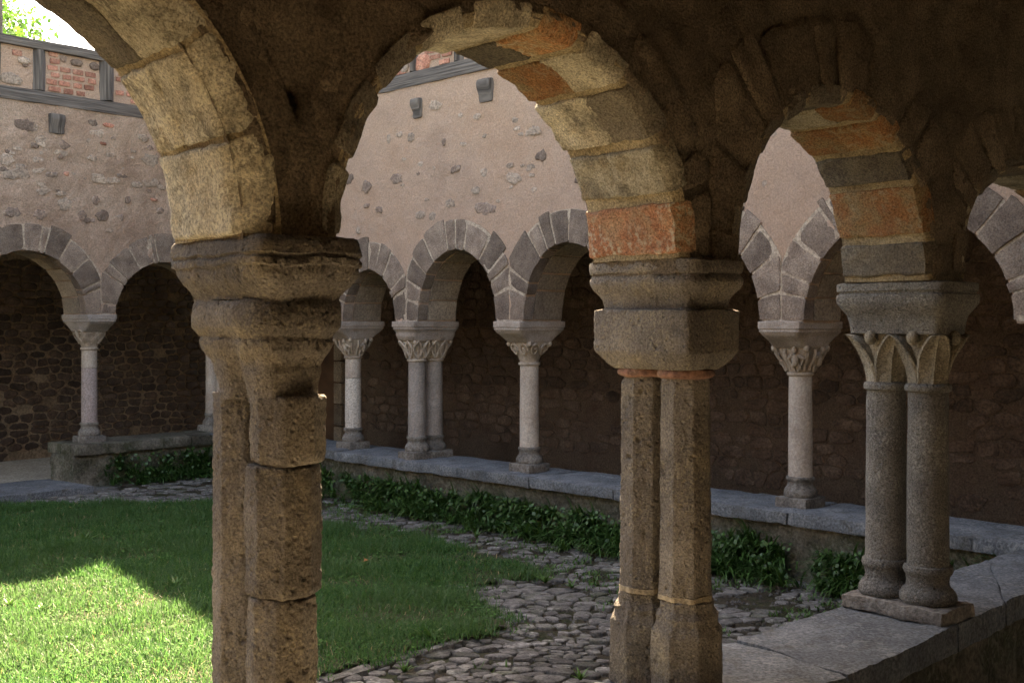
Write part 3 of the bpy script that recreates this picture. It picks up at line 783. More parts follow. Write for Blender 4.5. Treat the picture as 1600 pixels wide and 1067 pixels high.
# --- column 2: octagonal pair, cube capital
def col_oct(s0, label, root=None):
    c2 = empty('twin_column', A.P(s0, 0, ZT), label, 'twin column')
    part('abacus', A, s0, 0, [(2.13, .152, .258, 8, 0), (2.126, .165, .276, 8, 0), (2.10, .168, .280, 7, 0), (2.085, .166, .278, 7, 0), (2.078, .158, .270, 7, 0), (2.06, .168, .282, 6, 0), (2.045, .170, .284, 6, 0), (2.025, .162, .272, 6, 0), (2.005, .146, .254, 6, 0), (1.985, .134, .236, 7, 0), (1.945, .126, .228, 9, 0), (1.940, .124, .226, 9, 0)], M_near1, c2, amp=.008, f=8, nseg=180, sub=8, s=s0, hf=.8)
    part('capital', A, s0, 0, [(1.946, .128, .232, 14, 0), (1.942, .149, .245, 24, 0), (1.936, .151, .247, 24, 0), (1.79, .151, .247, 24, 0), (1.780, .149, .245, 20, 0), (1.765, .140, .236, 12, 0), (1.735, .122, .216, 8, .08), (1.718, .108, .203, 5, .22)], M_near1, c2, amp=.004, f=8, nseg=180, sub=12, s=s0+3, hf=1)
    for sg in (1, -1):
        part('neck_ring', A, s0, sg*.103, [(1.722, .096, .096, 2, 0), (1.716, .106, .106, 2, 0), (1.700, .110, .110, 2, 0), (1.690, .106, .106, 2, 0), (1.684, .094, .094, 2, 0)], M_ring, c2, nseg=40, amp=.005, f=14)
        part('shaft', A, s0, sg*.103, [(1.686, .092, .092, 2, 0), (1.66, .097, .097, 2, 0), (.87, .104, .104, 2, 0)], M_near1, c2, poly=8, phase=.23, nseg=104, amp=.0035, f=9, hf=1.2, sub=30, s=sg*3+s0, smooth=35)
        part('mortar_band', A, s0, sg*.103, [(.873, .100, .100, 2, 0), (.870, .107, .107, 2, 0), (.852, .107, .107, 2, 0), (.849, .098, .098, 2, 0)], M_mortY, c2, poly=8, phase=.23, nseg=64, amp=.007, f=14)
        part('base', A, s0, sg*.110, [(.852, .096, .096, 2, 0), (.845, .106, .106, 2, 0), (.815, .106, .106, 2, 0), (.805, .114, .114, 2, 0), (.79, .126, .126, 2, 0), (.775, .122, .122, 2, 0), (.755, .128, .128, 2, 0), (.735, .140, .140, 2, 0), (.70, .141, .141, 2, 0), (.495, .142, .142, 2, 0)], M_near1, c2, poly=8, phase=.23, nseg=104, amp=.005, f=10, sub=30, hf=1, s=sg+s0, smooth=35)
    return c2
col_oct(S_A[2], 'twin column with two octagonal shafts, block capital and thin terracotta neck rings')
col_oct(S_A[0], 'second octagonal twin column, left of the crumbling one and outside the picture')

# --- column 3: smooth round pair with leaf capitals
def leaf_part(fr, cs, cv, ang, r0, r1, z0, z1, mat, root):
    """broad pointed stone leaf rising from the neck to a curled tip under a corner of the abacus"""
    nu, nw = 15, 13; V = []; Fc = []
    for side in (0, 1):
        for i in range(nu):
            u = i/(nu-1); z = z0+(z1-z0)*u-(.016*max(0, (u-.88)/.12)**2); rr = r0+(r1-r0)*u**1.7
            ha = .80*(1-u**2.1)**.85*(r0/rr)**.35+.085
            for k in range(nw):
                t = 2*k/(nw-1)-1; a = ang+t*ha
                rim = .013*math.exp(-((abs(t)-.86)/.13)**2)*(1-.4*u); rib = .010*math.exp(-(t/.12)**2)
                r = rr+(rim+rib-.004 if side == 0 else -.05*(.3+u))-(.016*u*(1-abs(t)) if .15 < abs(t) < .7 else 0)
                V.append(disp(fr.P(cs+r*math.cos(a), cv+r*math.sin(a), z), .003, 12))
    m = nu*nw
    for i in range(nu-1):
        for k in range(nw-1):
            a = i*nw+k; Fc.append((a, a+1, a+nw+1, a+nw)); b = a+m; Fc.append((b, b+nw, b+nw+1, b+1))
    for i in range(nu-1):
        for k in (0, nw-1):
            a = i*nw+k; Fc.append((a, a+nw, a+nw+m, a+m))
    for k in range(nw-1):
        for i in (0, nu-1):
            a = i*nw+k; Fc.append((a, a+1, a+1+m, a+m))
    return mk('leaf', V, Fc, mat, root, smooth=50)
def col_leaf(s0, label):
    c3 = empty('twin_column', A.P(s0, 0, ZT), label, 'twin column')
    part('abacus', A, s0, 0, [(2.085, .168, .268, 14, 0), (2.080, .180, .288, 14, 0), (2.045, .180, .288, 14, 0), (2.042, .172, .280, 14, 0), (2.030, .172, .280, 14, 0), (2.026, .183, .290, 12, 0), (2.005, .184, .292, 12, 0), (1.985, .182, .289, 12, 0), (1.955, .168, .272, 10, 0), (1.93, .150, .254, 10, 0), (1.90, .140, .244, 12, 0), (1.865, .135, .238, 14, 0), (1.842, .134, .236, 14, 0), (1.838, .126, .228, 14, 0)], M_near3, c3, amp=.003, f=10, nseg=120, sub=6, s=s0)
    for sg in (1, -1):
        cv = sg*.112
        part('capital', A, s0, cv, [(1.86, .112, .112, 3, 0), (1.82, .104, .104, 2.6, 0), (1.76, .094, .094, 2.2, 0), (1.68, .088, .088, 2, 0), (1.60, .086, .086, 2, 0)], M_leafst, c3, nseg=32, amp=.003)
        for k in range(4):
            leaf_part(A, s0, cv, math.pi/4+math.pi/2*k, .088, .196, 1.602, 1.853, M_leafst, c3)
        for k in range(4):
            ang = math.pi/2*k
            if abs(math.sin(ang)+sg) < .2: continue
            V, Fc = ball(A.P(s0+.135*math.cos(ang), cv+.135*math.sin(ang), 1.822), (.030, .030, .036), 12); mk('bead', V, Fc, M_leafst, c3, smooth=80)
        part('neck_ring', A, s0, cv, [(1.607, .090, .090, 2, 0), (1.602, .102, .102, 2, 0), (1.59, .108, .108, 2, 0), (1.572, .106, .106, 2, 0), (1.565, .094, .094, 2, 0)], M_near3, c3, nseg=40, amp=.002)
        part('shaft', A, s0, cv, [(1.567, .092, .092, 2, 0), (1.2, .095, .095, 2, 0), (.745, .097, .097, 2, 0)], M_near3, c3, nseg=48, amp=.003, sub=20)
        part('base', A, s0, cv, [(.75, .098, .098, 2, 0), (.745, .110, .110, 2, 0), (.725, .116, .116, 2, 0), (.708, .110, .110, 2, 0), (.70, .102, .102, 2, 0), (.67, .098, .098, 2, 0), (.645, .103, .103, 2, 0), (.635, .116, .116, 2, 0), (.612, .130, .130, 2, 0), (.585, .132, .132, 2, 0), (.57, .120, .120, 2, 0)], M_near3, c3, nseg=48, amp=.003, sub=4)
    V, Fc = rbox((.158, .268, .036), .010, (10, 16, 4), lambda x, y, z: A.P(s0+x, y, .534+z), .012, 9, 2)
    mk('plinth', V, Fc, M_basefar, c3, smooth=50)
    return c3
col_leaf(S_A[3], 'twin column with smooth round grey shafts and broad-leaf capitals, right of the octagonal pair')

# --- corner pier where near and right-hand arcades meet
cp = empty('corner_pier', A.P(5.72, .0, ZT), 'grey corner pier at the right picture edge where two arcades meet', 'pier')
V, Fc = rbox((.28, .30, .10), .02, (8, 8, 4), lambda x, y, z: A.P(5.74+x, y, 2.0+z), .006, 8); mk('abacus', V, Fc, M_near3, cp, smooth=50)
for a_ in (-.13, .13):
    for b_ in (-.13, .13):
        part('capital', A, 5.74+a_, b_, [(1.91, .14, .14, 6, 0), (1.8, .12, .12, 3, 0), (1.62, .09, .09, 2, 0), (1.6, .10, .10, 2, 0)], M_leafst, cp, nseg=24, amp=.003)
        part('shaft', A, 5.74+a_, b_, [(1.6, .092, .092, 2, 0), (.75, .095, .095, 2, 0)], M_near3, cp, nseg=28, amp=.003, sub=6)
        part('base', A, 5.74+a_, b_, [(.76, .10, .10, 2, 0), (.73, .115, .115, 2, 0), (.69, .1, .1, 2, 0), (.63, .125, .125, 2, 0), (.57, .128, .128, 2, 0)], M_near3, cp, nseg=28, amp=.003)
V, Fc = rbox((.3, .3, .05), .014, (8, 8, 3), lambda x, y, z: A.P(5.74+x, y, .53+z), .006, 9, 2); mk('plinth', V, Fc, M_basefar, cp, smooth=50)

# --- far columns
def carve(fr, s0, v0, style, root, z0, z1, mat, rb):
    """relief carving around a bell capital"""
    out = []
    def pt(u, h, r):    # u angle, h 0..1 up the bell
        tb = ((0, .084, 2), (.3, .098, 2.6), (.6, .122*rb, 3.8), (.85, .138*rb, 5), (1, .141*rb, 6), (1.3, .146*rb, 6)); h = max(0, min(1.2, h))
        j = max(i for i in range(5) if tb[i][0] <= h); f_ = (h-tb[j][0])/(tb[j+1][0]-tb[j][0])
        rr = tb[j][1]*(1-f_)+tb[j+1][1]*f_+r*1.1+.004; e_ = tb[j][2]*(1-f_)+tb[j+1][2]*f_
        k = (abs(math.cos(u))**e_+abs(math.sin(u))**e_)**(-1/e_)
        return fr.P(s0+rr*k*math.cos(u), v0+rr*k*math.sin(u), z0+(z1-z0)*h)
    if style == 'scroll':
        for k in range(8):
            a0 = math.pi/4*k
            pts = []; rad = []
            for i in range(22):
                t = i/21*2.8*math.pi; r = .36*(1-i/25); pts.append(pt(a0+.39+(r*math.cos(t))*.95, .60+r*math.sin(t)*.95, .006)); rad.append(.0125-.0002*i)
            out.append(tube(pts, rad, 5))
        for k in range(4):
            a0 = math.pi/4+math.pi/2*k
            out.append(ball(pt(a0, .90, .006), (.030, .030, .030), 8))
    elif style == 'leaf':
        for k in range(8):
            a0 = math.pi/4*k+.2
            for sg in (-1, 1):
                pts = [pt(a0+sg*.36*math.sin(math.pi*i/9)*(1-.25*i/9), .05+.9*i/9, .006+.016*(i/9)**2) for i in range(10)]
                out.append(tube(pts, [.013]*7+[.015, .013, .008], 5))
            out.append(tube([pt(a0, .1+.8*i/5, .006) for i in range(6)], .007, 5))
        for k in range(4): out.append(ball(pt(math.pi/4+math.pi/2*k, .9, .012), (.022, .022, .026), 8))
    elif style == 'interlace':
        for k in range(4):
            for sg in (-1, 1):
                for o in (0, .09):
                    pts = [pt(math.pi/2*k+(i/10-.5)*math.pi/2, .55+o*2+sg*.32*math.sin((i/10-.5)*math.pi*2), .007) for i in range(11)]
                    out.append(tube(pts, .008, 5))
    elif style == 'figure':
        for k in range(4):
            a0 = math.pi/2*k+math.pi/4*0+.3
            out.append(ball(pt(a0, .86, .018), (.022, .022, .030), 8))
            out.append(ball(pt(a0, .52, .012), (.030, .030, .06), 8))
            for sg in (-1, 1):
                out.append(tube([pt(a0+sg*.12, .68, .016), pt(a0+sg*.42, .55, .016), pt(a0+sg*.30, .3, .014)], [.015, .014, .011], 5))
                out.append(tube([pt(a0+sg*.08, .38, .014), pt(a0+sg*.26, .22, .014), pt(a0+sg*.1, .03, .012)], [.017, .015, .011], 5))
                out.append(tube([pt(a0+sg*.55, .9-.8*i/5, .010+.01*math.sin(i)) for i in range(6)], .014, 5))
            out.append(ball(pt(math.pi/4+math.pi/2*k, .93, .014), (.026, .026, .03), 8))
    V, Fc = merge(out); V = [disp(v, .002, 20) for v in V]
    return mk('carving', V, Fc, mat, root, smooth=60)

def far_column(fr, s0, label, style, pair=False, dz=0.0, shaftmat=None, r=.088, two_tone=False, group=None, name=None):
    cat = 'twin column' if pair else 'column'
    ro = empty(name or ('twin_column' if pair else 'column'), fr.P(s0, 0, ZT), label, cat, group)
    shaftmat = shaftmat or M_colfar
    zt = 1.9+dz; hl, hw = .31, .185
    part('abacus', fr, s0, 0, [(zt, hw-.006, hl-.006, 20, 0), (zt-.005, hw, hl, 20, 0), (zt-.055, hw, hl, 20, 0), (zt-.058, hw-.008, hl-.008, 20, 0), (zt-.072, hw-.008, hl-.008, 20, 0), (zt-.078, hw-.004, hl-.004, 16, 0), (zt-.11, hw-.022, hl-.030, 14, 0), (zt-.15, hw-.030, (.285 if pair else .215), 12, 0), (zt-.19, hw-.034, (.262 if pair else .165), 10, 0), (zt-.20, hw-.040, (.25 if pair else .155), 9, 0)], M_abac if dz == 0 else M_colgrey, ro, nseg=88, amp=.003, sub=3, s=s0)
    for cv in ((.115, -.115) if pair else (0,)):
        zc = zt-.19; zb = zt-.385; kc = .87 if pair else 1
        part('capital', fr, s0, cv, [(zb+(zc-zb)*h_, ra_, ra_, e_, 0) for h_, ra_, e_ in ((1, .141*kc, 6), (.85, .138*kc, 5), (.6, .122*kc, 3.8), (.3, .098, 2.6), (0, .084, 2))], M_capfar, ro, nseg=44, amp=.002)
        if style: carve(fr, s0, cv, style, ro, zb, zc, M_capfar, kc)
        part('neck_ring', fr, s0, cv, [(zb+.004, .086, .086, 2, 0), (zb, .098, .098, 2, 0), (zb-.012, .103, .103, 2, 0), (zb-.024, .098, .098, 2, 0), (zb-.028, .088, .088, 2, 0)], M_capfar, ro, nseg=32, amp=.001)
        zs = zb-.026
        if two_tone:
            part('shaft', fr, s0, cv, [(zs, r-.001, r-.001, 2, 0), (zs-.21, r, r, 2, 0)], M_colfar, ro, nseg=32, amp=.001)
            part('shaft', fr, s0, cv, [(zs-.214, r, r, 2, 0), (.72, r+.002, r+.002, 2, 0)], shaftmat, ro, nseg=32, amp=.0015, sub=6)
        else:
            part('shaft', fr, s0, cv, [(zs, r-.001, r-.001, 2, 0), (1.1, r+.001, r+.001, 2, 0), (.72, r+.003, r+.003, 2, 0)], shaftmat, ro, nseg=32, amp=.002, sub=8)
        part('base', fr, s0, cv, [(.728, .092, .092, 2, 0), (.724, .104, .104, 2, 0), (.708, .108, .108, 2, 0), (.694, .1, .1, 2, 0), (.68, .094, .094, 2, 0), (.655, .096, .096, 2, 0), (.64, .112, .112, 2, 0), (.615, .124, .124, 2, 0), (.585, .126, .126, 2, 0), (.565, .115, .115, 2, 0)], M_basefar, ro, nseg=36, amp=.003, sub=2)
    V, Fc = rbox((.135, .26 if pair else .14, .043), .01, (6, 8, 3), lambda x, y, z: fr.P(s0+x, y, .532+z), .005, 9, s0)
    mk('plinth', V, Fc, M_basefar, ro, smooth=50)
    return ro
far_column(B, T_B[1], 'pale single column with carved figure capital, seen between the octagonal pair and the leaf-capital pair', 'figure')
far_column(B, T_B[2], 'single column of the middle arcade hidden behind the octagonal twin column', 'leaf')
far_column(B, T_B[3], 'pale tan single column with scroll capital, just left of the octagonal twin column', 'scroll')
far_column(B, T_B[4], 'small twin column with grey round shafts and carved leaf capitals on the middle low wall', 'leaf', pair=True, shaftmat=M_colgrey)
far_column(B, T_B[5], 'white single column just right of the crumbling twin column, shaft in two pieces', 'figure', two_tone=True, shaftmat=stone('white_shaft_stone', [(.42,.37,.32), (.54,.49,.43)], 4, 60, .4, .004, var=.02))
far_column(B, T_B[6], 'single column of the middle arcade hidden behind the crumbling twin column', 'leaf')
far_column(C, S_C[2], 'slender single column with interlaced band capital at the end of the far left low wall', 'interlace', dz=.08, two_tone=True, shaftmat=stone('mauve_shaft_stone', [(.25,.20,.19), (.34,.28,.26)], 4, 60, .4, .004, var=.02))
cc = far_column(C, S_C[3]-.02, 'corner twin column where far and middle arcades meet, hidden behind the crumbling one', 'leaf', pair=True, dz=.08)
far_column(C, S_C[1], 'single column of the far arcade left of the picture edge', 'leaf', dz=.08)

# ------------------------------------------------------------------ low walls with coping slabs
def lowwall(name, label, court, gal, cuts, z0, ztop, group=None, thick=.10, mat=M_coping, over=.03, seedv=0.):
    """court / gal: lists of matching plan points"""
    cx = sum(p[0] for p in court)/len(court); cy = sum(p[1] for p in court)/len(court)
    ro = empty(name, (cx, cy, z0), label, 'low wall', group)
    def interp(lst, t):
        n = len(lst)-1; t = max(0, min(n, t)); i = min(n-1, int(t)); u = t-i
        return Vector((lst[i][0]*(1-u)+lst[i+1][0]*u, lst[i][1]*(1-u)+lst[i+1][1]*u))
    n = len(court)-1
    L_ = sum(math.dist(court[i], court[i+1]) for i in range(n))
    def wpb(x, y, z):
        t = (x+1)/2*n; a = interp(court, t); b = interp(gal, t); q = a.lerp(b, .03+.94*(1-(y+1)/2)) if False else a.lerp(b, (.06+.88*(1-(y+1)/2)))
        return (q.x, q.y, z)
    hz_ = (ztop-thick-z0)/2; zc = (ztop-thick+z0)/2
    nx = max(10, int(L_/.06))
    Lh = L_/2
    V, Fc = rbox((Lh, .25, hz_), .01, (nx, 3, 9), lambda x, y, z: wpb(x/Lh, y/.25, zc+z), .022, 6, seedv)
    mk('wall', V, Fc, M_lowwall, ro, smooth=60)
    for i in range(len(cuts)-1):
        t0, t1 = cuts[i], cuts[i+1]
        ln = (interp(court, t1)-interp(court, t0)).length
        g = .003/max(ln, .1); dzz = random.uniform(-.003, .003)
        ang0 = random.uniform(-.04, .04)
        def wp(x, y, z):
            u = g+(1-2*g)*(x+1)/2; t = t0+(t1-t0)*u; a = interp(court, t); b = interp(gal, t)
            k = (y+1)/2; d_ = (b-a).normalized(); a2 = a-d_*over*random.uniform(.98, 1.02); b2 = b+d_*over
            q = b2.lerp(a2, k); return (q.x, q.y, ztop-thick/2+dzz+z)
        hl = max(.05, ln/2)
        nx = max(4, int(ln/.05))
        V, Fc = rbox((hl, .28, thick/2), .011, (nx, 11, 4), lambda x, y, z: wp(x/hl, y/.28, z), .012, 5, i*1.7+seedv)
        mk('coping_slab', V, Fc, mat, ro, smooth=60)
    return ro
courtA = [(-6.0, -.75), (-3.4, 1.35), (-.93, 3.66), (.28, 4.55), (.95, 5.14), (2.0, 6.16), (3.05, 7.19), (3.3, 7.45)]
galA   = [(-5.6, -1.15), (-3.0, .95), (-.55, 3.25), (.80, 4.35), (1.28, 4.67), (1.96, 5.39), (2.64, 6.11), (3.75, 7.2)]
lowwall('low_wall', 'grey coped low wall in the right foreground carrying the near columns', courtA, galA, [0, .5, 1, 1.5, 2, 2.6, 3.2, 4.05, 5.15, 5.75, 6.4, 7], -.12, ZT, thick=.13)
cB = [B.P(t, .30, 0)[:2] for t in (-2.0, 0, 2, 4, 6, 8.3)]; gB = [B.P(t, -.33, 0)[:2] for t in (-2.4, 0, 2, 4, 6, 8.8)]
lowwall('low_wall', 'long low wall with fern-covered face and slate-grey coping crossing behind the lawn', cB, gB, [0, .25, .62, .95, 1.3, 1.8, 2.3, 2.8, 3.3, 3.8, 4.3, 5], -.05, ZT, seedv=4)
cC = [C.P(s, .30, 0)[:2] for s in (-.33, .8, 1.55)]; gC = [C.P(s, -.33, 0)[:2] for s in (-.33, .8, 2.0)]
lowwall('low_wall', 'short lichened low wall end below the slender left column, ivy on its face', cC, gC, [0, .35, 1.0, 1.5, 2], -.05, ZT, seedv=9, mat=M_lowwall, thick=.12)

# ------------------------------------------------------------------ gallery back walls of rubble
def rubble_wall(name, label, fr, v, s_lo, s_hi, z_lo, z_hi, sx, sz, aspect, matst, matm, keep, vis, door=None, proud=.022, limit=290):
    ro = empty(name, fr.P((s_lo+s_hi)/2, v, 0), label, 'stone wall')
    cm, ch = (s_lo+s_hi)/2, (s_hi-s_lo)/2
    nx = max(10, int(ch*2/.12))
    V, Fc = rbox((ch, .15, 2.1), .01, (nx, 2, 34), lambda x, y, z: fr.P(cm+x, v-.15+y, 2.05+z), .010, 5)
    mk('wall', V, Fc, matm, ro, smooth=50)
    pts = []; z = z_lo; k = 0
    while z < z_hi:
        s = vis[0]+random.uniform(0, sx)
        while s < vis[1]:
            pts.append((s, z+random.uniform(-.22, .22)*sz)); s += sx*random.uniform(.55, 1.5)
        z += sz*random.uniform(.9, 1.1); k += 1
    cl = cells(pts, aspect, R=.45)
    good = []
    for p, c in zip(pts, cl):
        if not (vis[0]+.1 < p[0] < vis[1]-.1 and z_lo+.01 < p[1] < z_hi-.05): continue
        if door and door[0]-.2 < p[0] < door[1]+.2 and p[1] < door[2]+.1: continue
        if random.random() > keep(p[0], p[1]): continue
        c = [(max(p[0]-.26, min(p[0]+.26, a)), max(p[1]-.13, min(p[1]+.13, b))) for a, b in c]
        r = pebble(c, random.uniform(.006, .018), proud, .03, lambda a, b, h: fr.P(a, v+h, b), nseg=16, rag=.05, flat=1)
        if r: good.append((p, r))
    mid = (z_lo+z_hi)/2
    good.sort(key=lambda g: abs(g[0][1]-1.5))
    for p, r in good[:limit]: mk('stone', r[0], r[1], matst, ro, smooth=70)
    if good[limit:]:
        V, Fc = merge([r for p, r in good[limit:]]); o = mk('stones', V, Fc, matst, ro, smooth=70); o['kind'] = 'stuff'
    return ro
door = (3.95, 4.65, 1.75)
bw = rubble_wall('gallery_wall', 'long brown rubble back wall behind the middle arcade columns', B, -2.75, -5.6, 11.2, .25, 2.9, .27, .125, 2.0, M_rubB, M_rubmB,
            lambda s, z: .93 if noise.noise(Vector((s*.5, z*.8, 3))) < .25 else .45, (-1.0, 10.8), door=(5.9, 9.0, 0) and None, proud=.016)
rubble_wall('gallery_wall', 'dark rubble back wall of the far gallery behind the slender left column', C, -2.75, -6, 5.4, .1, 2.8, .215, .105, 1.9, M_rub, M_rubmort,
            lambda s, z: .95, (-.6, 4.3))
# dark door at the end of the far corner
dr = empty('door', B.P(7.0, -2.72, 0), 'dark doorway with stone jamb in the far corner, just right of the crumbling column', 'door')
sD = B.px(512, 600, -2.70)[0]
V, Fc = rbox((.55, .03, 1.0), .01, (4, 2, 4), lambda x, y, z: B.P(sD+.2+x, -2.70+y, 1.0+z), .002, 6); o = mk('door_panel', V, Fc, M_woodb, dr, smooth=40); woodgrain(o)
for k in range(6):
    V, Fc = rbox((.10, .09, .155), .012, (3, 3, 3), lambda x, y, z: B.P(sD-.42+x, -2.67+y, .17+k*.325+z), .005, 6, k); mk('jamb_stone', V, Fc, M_soff, dr, smooth=50)
for k in range(3):
    V, Fc = rbox((.22, .09, .12), .012, (3, 3, 3), lambda x, y, z: B.P(sD-.3+k*.46+x, -2.67+y, 2.12+z), .005, 6, k); mk('lintel_stone', V, Fc, M_soff, dr, smooth=50)

# near gallery: back wall behind the camera, and end walls
def slab(name, pts, z0, z1, mat, kind='structure', n=2):
    V = [(x, y, z0) for x, y in pts]+[(x, y, z1) for x, y in pts]; k = len(pts)
    Fc = [tuple(range(k-1, -1, -1)), tuple(range(k, 2*k))]+[(i, (i+1) % k, (i+1) % k+k, i+k) for i in range(k)]
    o = mk(name, V, Fc, mat); o['kind'] = kind; return o
def fp(fr, s, v): return fr.P(s, v, 0)[:2]
o = slab('gallery_back_wall', [fp(A, -7.5, -3.6), fp(A, 8.6, -3.6), fp(A, 8.6, -3.9), fp(A, -7.5, -3.9)], -.1, 4.2, M_wallin, 'thing'); tag(o, 'plain brown rendered wall closing the near gallery behind the camera', 'wall')
o = slab('end_wall', [fp(A, -7.5, -3.9), fp(A, -7.5, .3), fp(A, -7.8, .3), fp(A, -7.8, -3.9)], -.1, 4.2, M_rubmort, 'thing'); tag(o, 'rendered wall closing the left end of the near gallery', 'wall')
Lc = fp(A, -7.6, .3); Lf = fp(C, -5.5, 0)
o = slab('courtyard_wall', [Lc, Lf, (Lf[0]-.4, Lf[1]), (Lc[0]-.4, Lc[1])], -.1, 4.3, M_plastC, 'thing'); tag(o, 'plastered wall closing the left side of the courtyard outside the picture', 'wall')

# ------------------------------------------------------------------ ceilings, and unseen roofs placed to shade the court
def fpq(fr, s0, s1, v0, v1): return [fp(fr, s0, v0), fp(fr, s1, v0), fp(fr, s1, v1), fp(fr, s0, v1)]
slab('gallery_ceiling', fpq(A, -7.6, 8.7, -3.9, .2), 4.152, 4.30, M_woodb)
slab('gallery_ceiling', fpq(B, -1.8, 8.8, -2.9, .2), 4.12, 4.265, M_woodb)
slab('gallery_ceiling', fpq(C, -6, 5.3, -2.9, .2), 4.11, 4.255, M_woodb)
def roof(fr, s0, s1, over, zE, over2=None):
    over2 = over if over2 is None else over2
    V = []; 
    for (v, z) in ((over, zE), (-2.9, zE+1.0), (-2.9, zE+1.12), (over, zE+.12)):
        V += [fr.P(s0, v, z), fr.P(s1, v if v < 0 else over2, z)]
    Fc = [(0, 1, 3, 2), (2, 3, 5, 4), (4, 5, 7, 6), (6, 7, 1, 0), (0, 2, 4, 6), (1, 7, 5, 3)]
    o = mk('unseen_shadow_roof', V, Fc, M_tile); o['kind'] = 'structure'
roof(B, -2.3, 8.0, 1.5, 7.0, .13); roof(B, 7.99, 11.2, .12, 6.99); roof(C, -6, 5.2, .5, 7.03)  # unseen roofs set for their court shadow; first eave skewed to steer its edge

# ------------------------------------------------------------------ ground
slab('ground', [(-400, -400), (400, -400), (400, 400), (-400, 400)], -.6, -.16, M_ground)
slab('gallery_floor', fpq(A, -7.6, 8.7, -3.9, -.1), -.15, -.05, M_floor)
slab('gallery_floor', fpq(B, -5.6, 11.3, -2.9, -.1), -.15, .02, M_floor)
slab('gallery_floor', fpq(C, -6, 5.3, -2.9, -.1), -.15, .03, M_floor)
court = [(-6.3, -1.0), (3.75, 7.4), (-3.7, 15.3), (-8.6, 9.7)]
def gridsheet(name, x0, x1, y0, y1, dx, poly, zf, mat):
    xs = np.arange(x0, x1+dx, dx); ys = np.arange(y0, y1+dx, dx); idx = {}; V = []; Fc = []
    def v(i, j):
        if (i, j) not in idx:
            idx[(i, j)] = len(V); V.append((xs[i], ys[j], zf(xs[i], ys[j])))
        return idx[(i, j)]
    for i in range(len(xs)-1):
        for j in range(len(ys)-1):
            if inpoly(xs[i]+dx/2, ys[j]+dx/2, poly): Fc.append((v(i, j), v(i+1, j), v(i+1, j+1), v(i, j+1)))
    o = mk(name, V, Fc, mat, smooth=180); o['kind'] = 'structure'; return o
big = [(-9, -2), (4.3, 7.3), (-3.6, 15.9), (-9.6, 10)]
gridsheet('cobbled_path', -9.6, 4.4, -2, 16, .1, big, lambda x, y: .02*nz(x, y, 0, .9)+.012*nz(x, y, 0, 5)-.012, M_dirt)
lawn = [(-7.0, 10.5), (-5.33, 12.15), (-3.1, 12.25), (-1.76, 11.05), (-.6, 9.95), (.098, 9.15), (.26, 8.75), (-.05, 8.62), (-.32, 8.45), (-.20, 7.7), (-.02, 7.35), (-.378, 6.95), (-1.02, 6.30), (-2.4, 4.95), (-5.5, 2.2), (-8.2, 5.5), (-8.4, 8.5)]
def lawnz(x, y): return .028+.025*nz(x, y, 0, .8)
gridsheet('lawn', -8.6, .4, 2, 12.6, .08, lawn, lawnz, M_soil)

# ---- cobbles
pts = []; rad = []; cellmap = {}
for _ in range(150000):
    px_, py_ = random.uniform(-6.6, 3.8), random.uniform(4.0, 14.6)
    rA = (px_-A.o.x)*A.q.x+(py_-A.o.y)*A.q.y; rB = (px_-B.o.x)*B.q.x+(py_-B.o.y)*B.q.y
    if rA < .24 or rB < .36 or inpoly(px_, py_, lawn) or px_ < (-.46*py_ if py_ > 6 else -2.4) or (px_-C.o.x)*C.q.x+(py_-C.o.y)*C.q.y < .36: continue
    r_ = .056+.05*max(-.4, noise.noise(Vector((px_*1.9, py_*1.9, 3))))+(random.random()**6)*.11
    gx, gy = int(px_//.2), int(py_//.2); ok = True
    for ix in (-1, 0, 1):
        for iy in (-1, 0, 1):
            for (qx, qy, qr) in cellmap.get((gx+ix, gy+iy), ()):
                if ((qx-px_)/1.3)**2+(qy-py_)**2 < (max(qr, r_))**2*1.15: ok = False
    if ok: cellmap.setdefault((gx, gy), []).append((px_, py_, r_)); pts.append((px_, py_))
cl = cells(pts, 1.3, R=.17)
good = []
for p, c in zip(pts, cl):
    q = (p[0]-B.o.x)*B.q.x+(p[1]-B.o.y)*B.q.y
    dirt = noise.noise(Vector((p[0]*1.3, p[1]*1.3, 8)))
    prob = .97 if q > 1.7 else .6
    if dirt > .22: prob *= .6
    if random.random() > prob: continue
    h = random.uniform(.006, .022) if q > 1.5 else .008
    gap = random.uniform(.001, .010) 
    r = pebble(c, gap, h, .03, lambda a, b, hh: (a, b, .02*nz(a, b, 0, .9)-.008+hh), nseg=12, rag=.09, flat=1)
    if r: good.append((p, r))
cob = bpy.data.objects['cobbled_path']
good.sort(key=lambda g: g[0][1])
vis = [g for g in good if 3.9 < g[0][1] and abs(g[0][0]) < .45*g[0][1] and 1.9*F/g[0][1] < 590]
rest = [g for g in good if g not in vis]
for p, r in vis[:290]: mk('cobble', r[0], r[1], M_cobble, cob, smooth=70)
for k in range(5):
    part_ = [g[1] for g in (vis[290:]+rest)][k::5]
    if part_:
        V, Fc = merge(part_); o = mk('cobbles', V, Fc, M_cobble, cob, smooth=70); o['kind'] = 'stuff'
